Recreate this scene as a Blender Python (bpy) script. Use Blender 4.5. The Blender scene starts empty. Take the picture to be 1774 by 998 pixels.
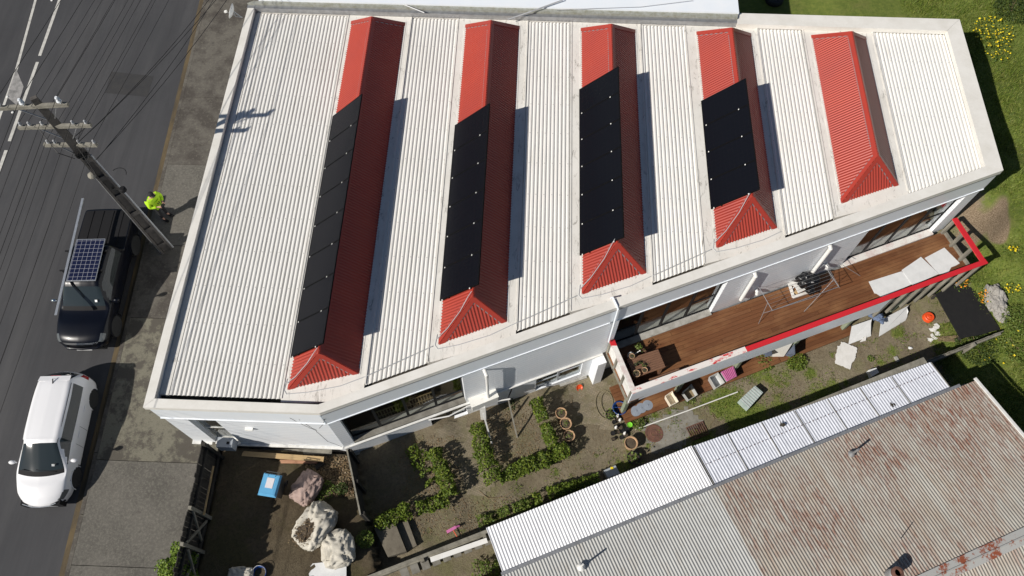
import bpy, bmesh, math, random
import numpy as np
from mathutils import Vector, Matrix, Euler
random.seed(7); RNG=np.random.default_rng(11)
S=bpy.context.scene; COL=S.collection
R_=math.radians
# ------------------------------------------------------------------ camera
CX,CY,F=887.0,499.0,1340.0
CAMP=Vector((0,0,25.2))
CR=Vector((0.99932317,0.03645615,0.0049146)); CU=Vector((-0.03485335,0.89560164,0.4434895)); CF=Vector((-0.01176639,0.44336063,-0.89626609))
cd=bpy.data.cameras.new('camera'); cam=bpy.data.objects.new('camera',cd); COL.objects.link(cam)
cam.matrix_world=Matrix(((CR.x,CU.x,-CF.x,0),(CR.y,CU.y,-CF.y,0),(CR.z,CU.z,-CF.z,CAMP.z),(0,0,0,1)))
cd.sensor_width=36; cd.lens=F/1774*36; cd.clip_end=800; cd.clip_start=.5
S.camera=cam
def ray(px,py): return CF+CR*((px-CX)/F)-CU*((py-CY)/F)
def at(px,py,z):
    d=ray(px,py); return CAMP+d*((z-CAMP.z)/d.z)
def onplane(px,py,P,n):
    d=ray(px,py); return CAMP+d*((P-CAMP).dot(n)/d.dot(n))
# ------------------------------------------------------------------ ground height
CTRL=[(625,790,-1.5),(690,760,-1.5),(750,740,-1.55),(815,725,-1.8),(900,690,-2.0),(1025,657,-2.45),(1085,725,-2.2),(1180,690,-2.1),(1280,650,-2.05),(1380,612,-1.95),(1460,580,-1.9),(1545,545,-1.85),(1640,560,-1.75),(1600,600,-1.85),(1500,640,-1.9),(1400,690,-2.0),(1250,745,-2.1),(1100,800,-2.2),(950,860,-2.1),(850,890,-1.9),(760,920,-1.7),(720,940,-1.55),(680,880,-1.5),(1700,575,-1.5),(1735,437,-.9),(1768,297,1.2),(1735,330,.9),(1700,80,1.15),(1774,0,1.4),(1750,180,1.35),(1774,450,-.5),(1774,560,-1.0),(1774,640,-1.3),(1711,625,-1.5),(1774,740,-1.6),(1500,5,.8),(1340,5,.4),(870,960,-1.7),(1200,998,-1.9),(1700,470,-1.3)]
_c=np.array([(*at(a,b,z)[:2],z) for a,b,z in CTRL]); _c=np.vstack([_c,[(20,-15,-2.2),(-4,-15,-1.8),(40,10,-1),(40,30,1.6),(20,50,1.6),(0,50,.6),(8,12,-2),(12,14,-1.6),(-4,9,-1.5),(0,30,.4)]])
def G_np(x,y):
    x=np.asarray(x,float); y=np.asarray(y,float)
    d=(x[...,None]-_c[:,0])**2+(y[...,None]-_c[:,1])**2+.15
    w=d**-1.6; z=(w*_c[:,2]).sum(-1)/w.sum(-1)
    yard=(x<XDIV(y))&(y<6.45)&(y>FENY(x)+.02)
    z=np.where(yard,-.45-.1*np.clip(x+9.8,0,5),z)
    lo=(x<-9.9)|((x<-10.2)&(y>6.4))
    return np.where(lo,-.75,z)
def XDIV(y): return -5.48+(6.3-np.asarray(y))*.34
def FENY(x): return 4.36+(np.asarray(x)-0.0)*.418
def G(x,y): return float(G_np(np.array([x]),np.array([y]))[0])
def gp(px,py,dz=0):
    z=-1.8
    for _ in range(25):
        p=at(px,py,z+dz); z=.5*z+.5*G(p.x,p.y)
    return at(px,py,z+dz)
# ------------------------------------------------------------------ materials
class NT:
    def __init__(s,name):
        s.m=bpy.data.materials.new(name); s.m.use_nodes=True; s.t=s.m.node_tree; s.n=s.t.nodes; s.b=s.n['Principled BSDF']; s.out=s.n['Material Output']
        s.tc=s.n.new('ShaderNodeTexCoord')
    def link(s,a,b): s.t.links.new(a,b)
    def put(s,inp,v):
        if hasattr(v,'is_output'): s.link(v,inp)
        else: inp.default_value=v
    def node(s,ty,**k):
        n=s.n.new(ty)
        for a,v in k.items(): setattr(n,a,v)
        return n
    def coord(s,scale=(1,1,1),rot=0,obj=True):
        mp=s.n.new('ShaderNodeMapping'); s.link(s.tc.outputs['Object'],mp.inputs[0]); mp.vector_type='TEXTURE'; mp.inputs['Scale'].default_value=[1/q for q in scale]; mp.inputs['Rotation'].default_value=(0,0,-rot); return mp.outputs[0]
    def noise(s,scale,detail=4,rough=.6,vec=None,dist=0):
        n=s.n.new('ShaderNodeTexNoise'); n.inputs['Scale'].default_value=scale; n.inputs['Detail'].default_value=detail; n.inputs['Roughness'].default_value=rough; n.inputs['Distortion'].default_value=dist
        s.link(vec if vec is not None else s.tc.outputs['Object'],n.inputs['Vector']); return n.outputs['Fac']
    def ramp(s,fac,stops):
        r=s.n.new('ShaderNodeValToRGB'); s.link(fac,r.inputs[0]); e=r.color_ramp.elements
        while len(e)<len(stops): e.new(.5)
        for i,(p,c) in enumerate(stops): e[i].position=p; e[i].color=(c,c,c,1) if isinstance(c,(int,float)) else (*c,1)
        return r.outputs[0]
    def mix(s,fac,a,b,mode='MIX'):
        n=s.n.new('ShaderNodeMix'); n.data_type='RGBA'; n.blend_type=mode
        s.put(n.inputs[0],fac)
        for i,v in ((6,a),(7,b)): s.put(n.inputs[i],v if hasattr(v,'is_output') else (*v,1))
        return n.outputs[2]
    def math(s,op,a,b=0,c=0):
        n=s.n.new('ShaderNodeMath'); n.operation=op; s.put(n.inputs[0],a); s.put(n.inputs[1],b); s.put(n.inputs[2],c); return n.outputs[0]
    def xyz(s,vec=None):
        n=s.n.new('ShaderNodeSeparateXYZ'); s.link(vec if vec is not None else s.tc.outputs['Object'],n.inputs[0]); return n.outputs
    def bump(s,h,strength=.3,dist=.02):
        n=s.n.new('ShaderNodeBump'); n.inputs['Strength'].default_value=strength; n.inputs['Distance'].default_value=dist; s.link(h,n.inputs['Height']); s.link(n.outputs[0],s.b.inputs['Normal'])
    def col(s,v): s.put(s.b.inputs['Base Color'],v if hasattr(v,'is_output') else (*v,1))
    def set(s,rough=.6,metal=0,spec=None,coat=0):
        s.put(s.b.inputs['Roughness'],rough); s.b.inputs['Metallic'].default_value=metal
        if spec is not None: s.b.inputs['Specular IOR Level'].default_value=spec
        if coat: s.b.inputs['Coat Weight'].default_value=coat; s.b.inputs['Coat Roughness'].default_value=.04
    def island(s):
        n=s.n.new('ShaderNodeNewGeometry'); return n.outputs['Random Per Island']
MAT={}
def mk(name,c1,c2=None,scale=6,lo=.35,hi=.7,rough=.6,metal=0,bump=0,bscale=None,spec=None,coat=0,stretch=(1,1,1),rot=0,detail=5):
    n=NT(name)
    if c2 is None: n.col(c1)
    else: n.col(n.mix(n.ramp(n.noise(scale,detail,.65,n.coord(stretch,rot)),[(lo,0.),(hi,1.)]),c1,c2))
    n.set(rough,metal,spec,coat)
    if bump: n.bump(n.noise(bscale or scale*4,5,.7),bump)
    MAT[name]=n.m; return n.m
def leafmat(name,cols,rough=.55):
    n=NT(name); c=n.ramp(n.island(),[(i/(len(cols)-1) if len(cols)>1 else 0,c) for i,c in enumerate(cols)])
    n.col(c); n.set(rough,0,.25)
    tr=n.n.new('ShaderNodeBsdfTranslucent'); n.link(c,tr.inputs[0]); ms=n.n.new('ShaderNodeMixShader'); ms.inputs[0].default_value=.22
    n.link(n.b.outputs[0],ms.inputs[1]); n.link(tr.outputs[0],ms.inputs[2]); n.link(ms.outputs[0],n.out.inputs[0])
    MAT[name]=n.m; return n.m
def islandmat(name,cols,rough=.6,metal=0,bump=0,bs=40,stretch=(1,1,1),rot=0,dirt=.35):
    n=NT(name); c=n.ramp(n.island(),[(i/(len(cols)-1),c) for i,c in enumerate(cols)])
    f=n.ramp(n.noise(6,5,.7,n.coord(stretch,rot)),[(.3,1-dirt),(.7,1.)])
    n.col(n.mix(1.0,c,f,'MULTIPLY')); n.set(rough,metal)
    if bump: n.bump(n.noise(bs,4,.6,n.coord(stretch,rot)),bump)
    MAT[name]=n.m; return n.m
FD=Vector((0.91964615,0.39274796,0)); FN=Vector((0.39274796,-0.91964615,0)); FANG=math.atan2(FD.y,FD.x)

# road / ground materials
n=NT('asphalt'); c=n.mix(n.ramp(n.noise(.35,6,.6),[(.35,0.),(.7,1.)]),(.041,.042,.046),(.058,.058,.062)); 
c=n.mix(n.ramp(n.noise(1.3,6,.7,n.coord((1,.25,1))),[(.62,0.),(.8,.35)]),c,(.085,.078,.066))
c=n.mix(n.ramp(n.noise(60,2,.5),[(.35,.0),(.75,.3)]),c,(.08,.08,.08)); c=n.mix(n.ramp(n.noise(1.1,7,.75,n.coord((1,.07,1)),.6),[(.40,0.),(.62,.6)]),c,(.033,.033,.036)); c=n.mix(n.ramp(n.noise(.45,6,.7,n.coord((1,.1,1))),[(.5,0.),(.68,.6)]),c,(.078,.077,.078)); n.col(c); n.set(.85); n.bump(n.noise(90,3,.6),.35,.01); MAT['asphalt']=n.m
mk('asphalt_patch',(.030,.030,.032),(.040,.039,.038),3,rough=.9,bump=.3,bscale=80)
n=NT('footpath_dirty'); c=n.mix(n.ramp(n.noise(1.1,7,.7),[(.42,0.),(.58,1.)]),(.058,.050,.042),(.115,.105,.088)); c=n.mix(n.ramp(n.noise(9,5,.75),[(.55,0.),(.72,.6)]),c,(.22,.21,.16)); c=n.mix(n.ramp(n.noise(2.2,6,.7),[(.6,0.),(.68,.7)]),c,(.05,.046,.04)); n.col(c); n.set(.9); n.bump(n.noise(40,5,.7),.5); MAT['footpath_dirty']=n.m
n=NT('footpath_moss'); c=n.mix(n.ramp(n.noise(1.4,7,.75),[(.45,0.),(.54,1.)]),(.085,.076,.062),(.175,.165,.125)); c=n.mix(n.ramp(n.noise(24,4,.7),[(.5,0.),(.7,.55)]),c,(.07,.06,.04)); n.col(c); n.set(.95); n.bump(n.noise(30,6,.8),.7); MAT['footpath_moss']=n.m
n=NT('footpath_concrete'); c=n.mix(n.ramp(n.noise(.8,7,.7),[(.3,0.),(.7,1.)]),(.075,.070,.060),(.135,.125,.108)); c=n.mix(n.ramp(n.noise(12,7,.85),[(.47,0.),(.66,.75)]),c,(.21,.20,.165)); c=n.mix(n.ramp(n.noise(5,7,.8),[(.55,0.),(.66,.6)]),c,(.055,.05,.042)); n.col(c); n.set(.9); n.bump(n.noise(45,5,.8),.45); MAT['footpath_concrete']=n.m
mk('kerb_dirt',(.13,.095,.048),(.05,.042,.032),2.5,rough=.95,bump=.6,bscale=30,stretch=(1,.3,1))
mk('road_paint',(.55,.54,.50),(.30,.29,.27),5,.45,.8,rough=.8)
mk('road_paint_worn',(.33,.32,.31),(.13,.13,.125),4,.4,.75,rough=.85)
# garden ground
n=NT('garden_ground'); c=n.mix(n.ramp(n.noise(.7,7,.7),[(.3,0.),(.7,1.)]),(.165,.132,.086),(.265,.23,.16))
c=n.mix(n.ramp(n.noise(.55,6,.7),[(.48,0.),(.62,.75)]),c,(.175,.17,.078))
c=n.mix(n.ramp(n.noise(11,6,.8),[(.45,0.),(.7,.7)]),c,(.085,.068,.047)); c=n.mix(n.ramp(n.noise(38,4,.7),[(.6,0.),(.72,.7)]),c,(.26,.22,.16))
at_=n.n.new('ShaderNodeAttribute'); at_.attribute_name='grass'
gm=n.math('ADD',at_.outputs['Fac'],n.math('MULTIPLY_ADD',n.noise(3.2,7,.75),1.2,-.6)); gm=n.ramp(gm,[(.42,0.),(.62,1.)])
gc=n.mix(n.ramp(n.noise(5,6,.75),[(.3,0.),(.7,1.)]),(.085,.125,.024),(.175,.205,.045)); gc=n.mix(n.ramp(n.noise(1.2,5,.6),[(.5,0.),(.7,.5)]),gc,(.20,.19,.065))
am=n.n.new('ShaderNodeAttribute'); am.attribute_name='mulch'; mc=n.mix(n.ramp(n.noise(26,4,.7),[(.35,0.),(.65,1.)]),(.12,.085,.05),(.34,.26,.18))
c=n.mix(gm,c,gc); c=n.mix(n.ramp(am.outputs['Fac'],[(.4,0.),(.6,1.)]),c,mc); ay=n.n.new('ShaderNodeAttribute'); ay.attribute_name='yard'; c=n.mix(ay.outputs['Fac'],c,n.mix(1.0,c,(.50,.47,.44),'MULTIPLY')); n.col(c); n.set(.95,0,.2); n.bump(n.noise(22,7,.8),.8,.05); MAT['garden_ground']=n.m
n=NT('brick_paving'); br=n.n.new('ShaderNodeTexBrick'); n.link(n.coord((1,1,1),-FANG),br.inputs[0]); br.inputs['Scale'].default_value=4.5
for i,cc in ((1,(.29,.24,.17)),(2,(.22,.185,.135)),(3,(.10,.095,.055))): br.inputs[i].default_value=(*cc,1)
c=n.mix(n.ramp(n.noise(3,6,.75),[(.45,0.),(.62,.7)]),br.outputs[0],(.16,.145,.08)); n.col(c); n.set(.95); n.bump(n.noise(30,6,.8),.5); MAT['brick_paving']=n.m
mk('concrete_old',(.24,.23,.20),(.13,.12,.10),3,rough=.9,bump=.4,bscale=30)
mk('step_concrete',(.17,.15,.115),(.11,.095,.072),4,rough=.95,bump=.5,bscale=25)
mk('concrete_pale',(.40,.39,.36),(.24,.23,.20),5,rough=.9,bump=.3,bscale=40)
# building
n=NT('white_cladding'); z=n.xyz(); fr=n.math('FRACT',n.math('MULTIPLY',z[2],1/.19)); ln=n.ramp(fr,[(0.,.0),(.03,.0),(.07,1.),(1.,1.)])
al=n.xyz(n.coord((1,1,1),-FANG)); st=n.math('FLOOR',n.math('MULTIPLY',z[2],1/.19)); fv=n.math('FRACT',n.math('ADD',n.math('MULTIPLY',al[0],1/.78),n.math('MULTIPLY',st,.5))); lv=n.ramp(fv,[(0.,.35),(.012,1.),(1.,1.)])
base=n.mix(n.ramp(n.noise(1.6,5,.6),[(.3,0.),(.7,1.)]),(.79,.83,.87),(.84,.86,.88)); base=n.mix(n.ramp(n.noise(3,6,.8,n.coord((3,3,.35))),[(.62,0.),(.8,.35)]),base,(.5,.5,.47))
j=n.math('MULTIPLY',ln,lv); n.col(n.mix(j,n.mix(.55,base,(.35,.38,.42)),base)); n.set(.45,0,.5); n.bump(j,.8,.012); MAT['white_cladding']=n.m
mk('white_fascia',(.78,.83,.88),(.83,.86,.89),1.2,rough=.4)
n=NT('cream_cap'); c=n.mix(n.ramp(n.noise(1.3,7,.75),[(.4,0.),(.75,1.)]),(.77,.75,.70),(.65,.625,.565)); c=n.mix(n.ramp(n.noise(9,6,.85),[(.64,0.),(.74,.55)]),c,(.30,.28,.23)); n.col(c); n.set(.55); n.bump(n.noise(15,4,.6),.08); MAT['cream_cap']=n.m
n=NT('white_roofing'); c=n.mix(n.ramp(n.noise(.5,5,.6),[(.3,0.),(.7,1.)]),(.80,.785,.75),(.745,.73,.69)); c=n.mix(n.ramp(n.noise(2.2,6,.8,n.coord((3.,.3,1))),[(.54,0.),(.76,.55)]),c,(.50,.475,.41)); v_=n.xyz(); sc_=n.math('MULTIPLY',n.ramp(n.math('FRACT',n.math('MULTIPLY',v_[1],1/1.27)),[(0.,1.),(.022,1.),(.03,0.)]),n.ramp(n.math('FRACT',n.math('MULTIPLY_ADD',v_[0],1/.264,.18)),[(0.,1.),(.12,1.),(.16,0.)])); c=n.mix(n.math('MULTIPLY',sc_,.55),c,(.2,.19,.18)); lp_=n.ramp(n.math('FRACT',n.math('MULTIPLY',v_[0],1/.792)),[(0.,.6),(.014,.6),(.025,0.)]); c=n.mix(lp_,c,(.4,.38,.33)); c=n.mix(n.ramp(n.noise(14,4,.8),[(.70,0.),(.76,.6)]),c,(.35,.33,.29)); n.col(c); n.set(.5); MAT['white_roofing']=n.m
n=NT('white_flashing'); c=n.mix(n.ramp(n.noise(.9,6,.7),[(.35,0.),(.7,1.)]),(.785,.765,.715),(.69,.665,.61)); c=n.mix(n.ramp(n.noise(2.6,7,.85,n.coord((2.2,.6,1)),.6),[(.55,0.),(.66,.85)]),c,(.20,.185,.155)); n.col(c); n.set(.5); n.bump(n.noise(3,3,.5),.15,.05); MAT['white_flashing']=n.m
n=NT('dark_gutter'); n.col(n.mix(n.ramp(n.noise(7,6,.8),[(.4,0.),(.65,1.)]),(.022,.019,.015),(.07,.058,.04))); n.set(.95); MAT['dark_gutter']=n.m  # near-black mottled brown for the roof tray, wall cracks and hole patches
n=NT('red_roofing'); c=n.mix(n.ramp(n.noise(.8,5,.6),[(.3,0.),(.7,1.)]),(.355,.046,.028),(.31,.042,.030)); c=n.mix(n.ramp(n.noise(6,5,.8),[(.66,0.),(.8,.25)]),c,(.25,.05,.04)); n.col(c); n.set(.42,0,.4); MAT['red_roofing']=n.m
n=NT('red_cap'); c=n.mix(n.ramp(n.noise(1.5,5,.6),[(.4,0.),(.75,1.)]),(.37,.042,.026),(.32,.040,.028)); n.col(c); n.set(.4,0,.5); MAT['red_cap']=n.m
mk('dark_joinery',(.012,.013,.015),rough=.55,spec=.3)
mk('room_timber',(.24,.10,.045),(.17,.07,.035),3,rough=.5,stretch=(1,8,1),rot=-FANG)
mk('white_timber',(.74,.74,.72),(.58,.57,.53),4,rough=.5)
mk('room_dark',(.10,.075,.05),(.05,.04,.035),1.2,rough=.8)
mk('room_floor',(.74,.72,.68),(.66,.63,.58),2,rough=.5)
n=NT('glass'); 
gl=n.n.new('ShaderNodeBsdfGlossy'); gl.inputs['Roughness'].default_value=.015; gl.inputs[0].default_value=(.95,.97,1,1); tr=n.n.new('ShaderNodeBsdfTransparent'); tr.inputs[0].default_value=(.86,.88,.87,1)
fr=n.n.new('ShaderNodeFresnel'); ge=n.n.new('ShaderNodeNewGeometry'); n.link(n.math('MULTIPLY_ADD',ge.outputs['Backfacing'],1/1.25-1.25,1.25),fr.inputs[0]); ms=n.n.new('ShaderNodeMixShader'); n.link(fr.outputs[0],ms.inputs[0]); n.link(tr.outputs[0],ms.inputs[1]); n.link(gl.outputs[0],ms.inputs[2]); n.link(ms.outputs[0],n.out.inputs[0]); MAT['glass']=n.m
# timber
n=NT('deck_timber'); c=n.ramp(n.island(),[(0.,(.15,.060,.024)),(.35,(.185,.076,.031)),(.7,(.13,.052,.022)),(1.,(.205,.092,.040))]); w=n.coord((1.2,16,1),-FANG)
c=n.mix(n.ramp(n.noise(2,5,.7,w),[(.3,0.),(.7,.5)]),c,(.085,.036,.018)); c=n.mix(n.ramp(n.noise(.55,5,.6,n.coord((1,2.2,1),-FANG)),[(.48,0.),(.72,.7)]),c,(.30,.155,.068)); n.col(c); n.set(.55,0,.35); n.bump(n.noise(3,4,.6,w),.2,.01); MAT['deck_timber']=n.m
mk('bench_timber',(.21,.11,.065),(.13,.065,.04),5,rough=.6,stretch=(1,9,1),rot=-FANG)
mk('raw_pine',(.50,.36,.18),(.38,.25,.12),4,rough=.7,stretch=(1,10,4))
mk('raw_pine_pink',(.50,.27,.16),(.34,.18,.11),4,rough=.7,stretch=(1,10,4))
mk('grey_timber',(.26,.245,.20),(.13,.12,.095),4,rough=.9,bump=.3,stretch=(1,1,.3))
mk('green_timber',(.26,.30,.21),(.18,.21,.15),4,rough=.8)
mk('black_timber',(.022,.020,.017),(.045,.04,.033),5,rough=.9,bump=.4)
mk('white_peel',(.72,.70,.66),(.60,.50,.47),3,.45,.62,rough=.55)
n=NT('red_white_peel'); n.col(n.mix(n.ramp(n.noise(3.2,8,.8,n.coord((.8,2,1),-FANG)),[(.55,0.),(.59,1.)]),(.74,.70,.66),(.55,.035,.04))); n.set(.5); MAT['red_white_peel']=n.m
n=NT('red_paint'); n.col(n.mix(n.ramp(n.noise(5,7,.85),[(.70,0.),(.73,1.)]),(.56,.022,.030),(.72,.68,.64))); n.set(.4); MAT['red_paint']=n.m
# metals etc
mk('galv',(.42,.43,.44),(.30,.30,.30),6,rough=.45,metal=.6)
mk('alu',(.62,.64,.66),(.5,.52,.54),8,rough=.35,metal=.7)
mk('white_plastic',(.78,.78,.76),(.70,.69,.65),3,rough=.35)
mk('dirty_white_box',(.78,.77,.72),(.45,.40,.31),2.6,.58,.85,rough=.5,stretch=(1,3,1),rot=-FANG)
n=NT('neighbour_white'); c=n.mix(n.ramp(n.noise(1.2,5,.7),[(.4,0.),(.8,1.)]),(.84,.84,.85),(.72,.72,.73)); n.col(c); n.set(.45); MAT['neighbour_white']=n.m
n=NT('neighbour_silver'); c=n.mix(n.ramp(n.noise(1.6,6,.8,n.coord((3,1,1),-FANG)),[(.35,0.),(.75,1.)]),(.72,.74,.80),(.50,.52,.57)); n.col(c); n.set(.38,.15); MAT['neighbour_silver']=n.m
def rustmat(name,rusty):
    n=NT(name); w=n.coord((2.6,.55,1),-FANG); g=n.mix(n.ramp(n.noise(.9,6,.7),[(.3,0.),(.7,1.)]),((.41,.395,.35) if rusty else (.47,.475,.455)),((.32,.31,.275) if rusty else (.40,.40,.385)))
    g=n.mix(n.ramp(n.noise(1.6,6,.8,w),[(.5,0.),(.75,.6)]),g,(.30,.255,.20))
    if rusty:
        f=n.math('MULTIPLY',n.ramp(n.noise(.42,5,.65,n.coord((1.2,.8,1),-FANG)),[(.38,.10),(.56,1.)]),n.ramp(n.noise(3.5,9,.84,w),[(.43,0.),(.60,1.)]))
        rc=n.mix(n.noise(9,5,.7),(.23,.085,.048),(.15,.062,.042)); g=n.mix(f,g,rc); g=n.mix(n.ramp(n.noise(1.1,7,.75,w),[(.45,0.),(.75,.6)]),g,(.28,.19,.125))
    n.col(g); n.set(.6,.15); MAT[name]=n.m
rustmat('roof_rusty',True); rustmat('roof_grey',False)
n=NT('rust_flash'); n.col(n.mix(n.ramp(n.noise(2.2,7,.75),[(.5,0.),(.56,1.)]),(.42,.42,.40),(.27,.075,.035))); n.set(.6,.1); MAT['rust_flash']=n.m
n=NT('mossy_flash'); c=n.mix(n.ramp(n.noise(7,7,.8),[(.4,0.),(.65,1.)]),(.36,.37,.34),(.22,.22,.16)); c=n.mix(n.ramp(n.noise(11,4,.8),[(.68,0.),(.72,.9)]),c,(.72,.72,.66)); n.col(c); n.set(.7); MAT['mossy_flash']=n.m
# vehicles
mk('paint_white',(.80,.80,.81),rough=.25,coat=1); mk('paint_black',(.003,.004,.008),rough=.3,coat=.18,spec=.25)
mk('car_glass',(.022,.030,.033),rough=.04,spec=.6); mk('tyre',(.018,.018,.018),(.03,.03,.03),20,rough=.9); mk('rim',(.68,.69,.70),rough=.35,metal=.2); mk('rim_dark',(.30,.30,.31),rough=.4,metal=.2)
mk('black_plastic',(.010,.010,.011),rough=.75,spec=.25); mk('chrome',(.7,.71,.72),rough=.12,metal=1); mk('red_lens',(.30,.008,.012),rough=.15); mk('clear_lens',(.10,.11,.115),rough=.08,spec=.8)
mk('paper',(.75,.76,.76),rough=.6)
n=NT('panel_black'); c=n.math('FRACT',n.math('MULTIPLY',n.xyz()[0],6)); d=n.math('FRACT',n.math('MULTIPLY',n.xyz()[1],6)); l=n.math('MULTIPLY',n.ramp(c,[(0.,0.),(.03,1.)]),n.ramp(d,[(0.,0.),(.03,1.)])); n.col(n.mix(l,(.014,.014,.016),(.0055,.006,.009))); n.set(.25,0,.10); MAT['panel_black']=n.m
n=NT('panel_blue'); v=n.xyz(); c=n.math('FRACT',n.math('MULTIPLY',v[0],1/.158)); d=n.math('FRACT',n.math('MULTIPLY',v[1],1/.158)); l=n.math('MULTIPLY',n.ramp(c,[(0.,0.),(.035,0.),(.06,1.)]),n.ramp(d,[(0.,0.),(.035,0.),(.06,1.)])); n.col(n.mix(l,(.42,.43,.47),(.010,.013,.040))); n.set(.12,0,.5); MAT['panel_blue']=n.m
# misc
mk('hivis',(.50,.80,.02),(.40,.70,.015),8,rough=.7); mk('black_cloth',(.014,.014,.016),(.024,.024,.026),9,rough=.9); mk('skin',(.50,.29,.21),rough=.6); mk('hair',(.012,.010,.009),rough=.6)
mk('terracotta',(.42,.25,.14),(.50,.34,.20),6,rough=.8); mk('orange_plastic',(.75,.085,.015),(.65,.07,.02),5,rough=.45); mk('soil',(.06,.045,.03),(.12,.09,.06),14,rough=.95,bump=.8)
mk('blue_plastic',(.012,.055,.22),rough=.4); mk('lid_blue',(.12,.38,.62),(.10,.33,.56),3,rough=.4); mk('bin_dark',(.03,.035,.035),rough=.5); mk('pink_plastic',(.55,.17,.36),(.46,.13,.29),6,rough=.4)
mk('clear_plastic',(.50,.51,.50),(.40,.41,.40),6,rough=.25); mk('cream_plastic',(.80,.73,.60),rough=.4); mk('grey_plastic',(.25,.28,.32),(.2,.22,.25),6,rough=.5); mk('green_plastic',(.22,.62,.05),rough=.4)
mk('black_pot',(.012,.012,.012),rough=.5); mk('poly_sheet',(.42,.50,.48),(.30,.37,.35),5,rough=.3); mk('slate_cloth',(.10,.12,.17),(.07,.085,.12),5,rough=.8); mk('denim',(.14,.19,.30),(.08,.11,.18),9,rough=.85)
mk('sack_white',(.56,.53,.46),(.42,.39,.32),5,rough=.85,bump=.3,bscale=60); mk('sack_pink',(.38,.28,.245),(.26,.19,.165),5,rough=.85,bump=.3,bscale=60); mk('sheet_white',(.70,.71,.71),(.60,.61,.61),2.5,rough=.7); mk('board_broken',(.72,.71,.69),(.62,.61,.58),4,rough=.8)
mk('bin_bag',(.007,.007,.008),rough=.28,bump=.5,bscale=9); mk('mat_black',(.005,.005,.0055),(.010,.0095,.009),4,rough=.8,bump=.3,bscale=20); mk('rock',(.33,.315,.29),(.25,.235,.21),4,rough=.9,bump=.7,bscale=10); mk('rust_iron',(.16,.075,.05),(.10,.05,.04),8,rough=.9)
mk('wire',(.008,.008,.008),rough=.6); mk('insulator',(.72,.75,.78),rough=.2); mk('arm_timber',(.29,.275,.23),(.16,.15,.125),5,rough=.9,bump=.3); mk('pole_concrete',(.105,.095,.085),(.06,.054,.05),5,rough=.9,bump=.3); mk('pvc_grey',(.42,.43,.44),rough=.4)
mk('hose',(.20,.17,.10),rough=.6); mk('dry_stem',(.20,.15,.085),(.28,.21,.12),8,rough=.9); mk('bark',(.10,.075,.05),rough=.9); mk('flower_yellow',(.80,.62,.02),rough=.6); mk('flower_orange',(.80,.32,.02),rough=.6); mk('label_paper',(.62,.60,.62),rough=.6); mk('panel_frame',(.004,.004,.0045),rough=.6,spec=.1)
mk('tank_grey',(.40,.43,.46),rough=.4); mk('timber_end',(.30,.22,.13),rough=.8)
leafmat('hedge_leaf',[(.05,.085,.012),(.10,.155,.02),(.17,.225,.028),(.075,.12,.016),(.22,.26,.04)]); leafmat('weed_leaf',[(.06,.11,.018),(.12,.18,.03),(.18,.215,.05),(.09,.145,.025)])
leafmat('grass_blade',[(.08,.13,.018),(.14,.20,.028),(.22,.26,.045),(.10,.16,.022),(.29,.29,.08)]); leafmat('dry_leaf',[(.20,.15,.08),(.28,.20,.11),(.15,.095,.05),(.32,.25,.16)]); leafmat('lime_leaf',[(.10,.17,.02),(.16,.24,.03),(.22,.30,.05)]); leafmat('dark_leaf',[(.03,.05,.012),(.05,.08,.018),(.075,.11,.025)])
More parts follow.
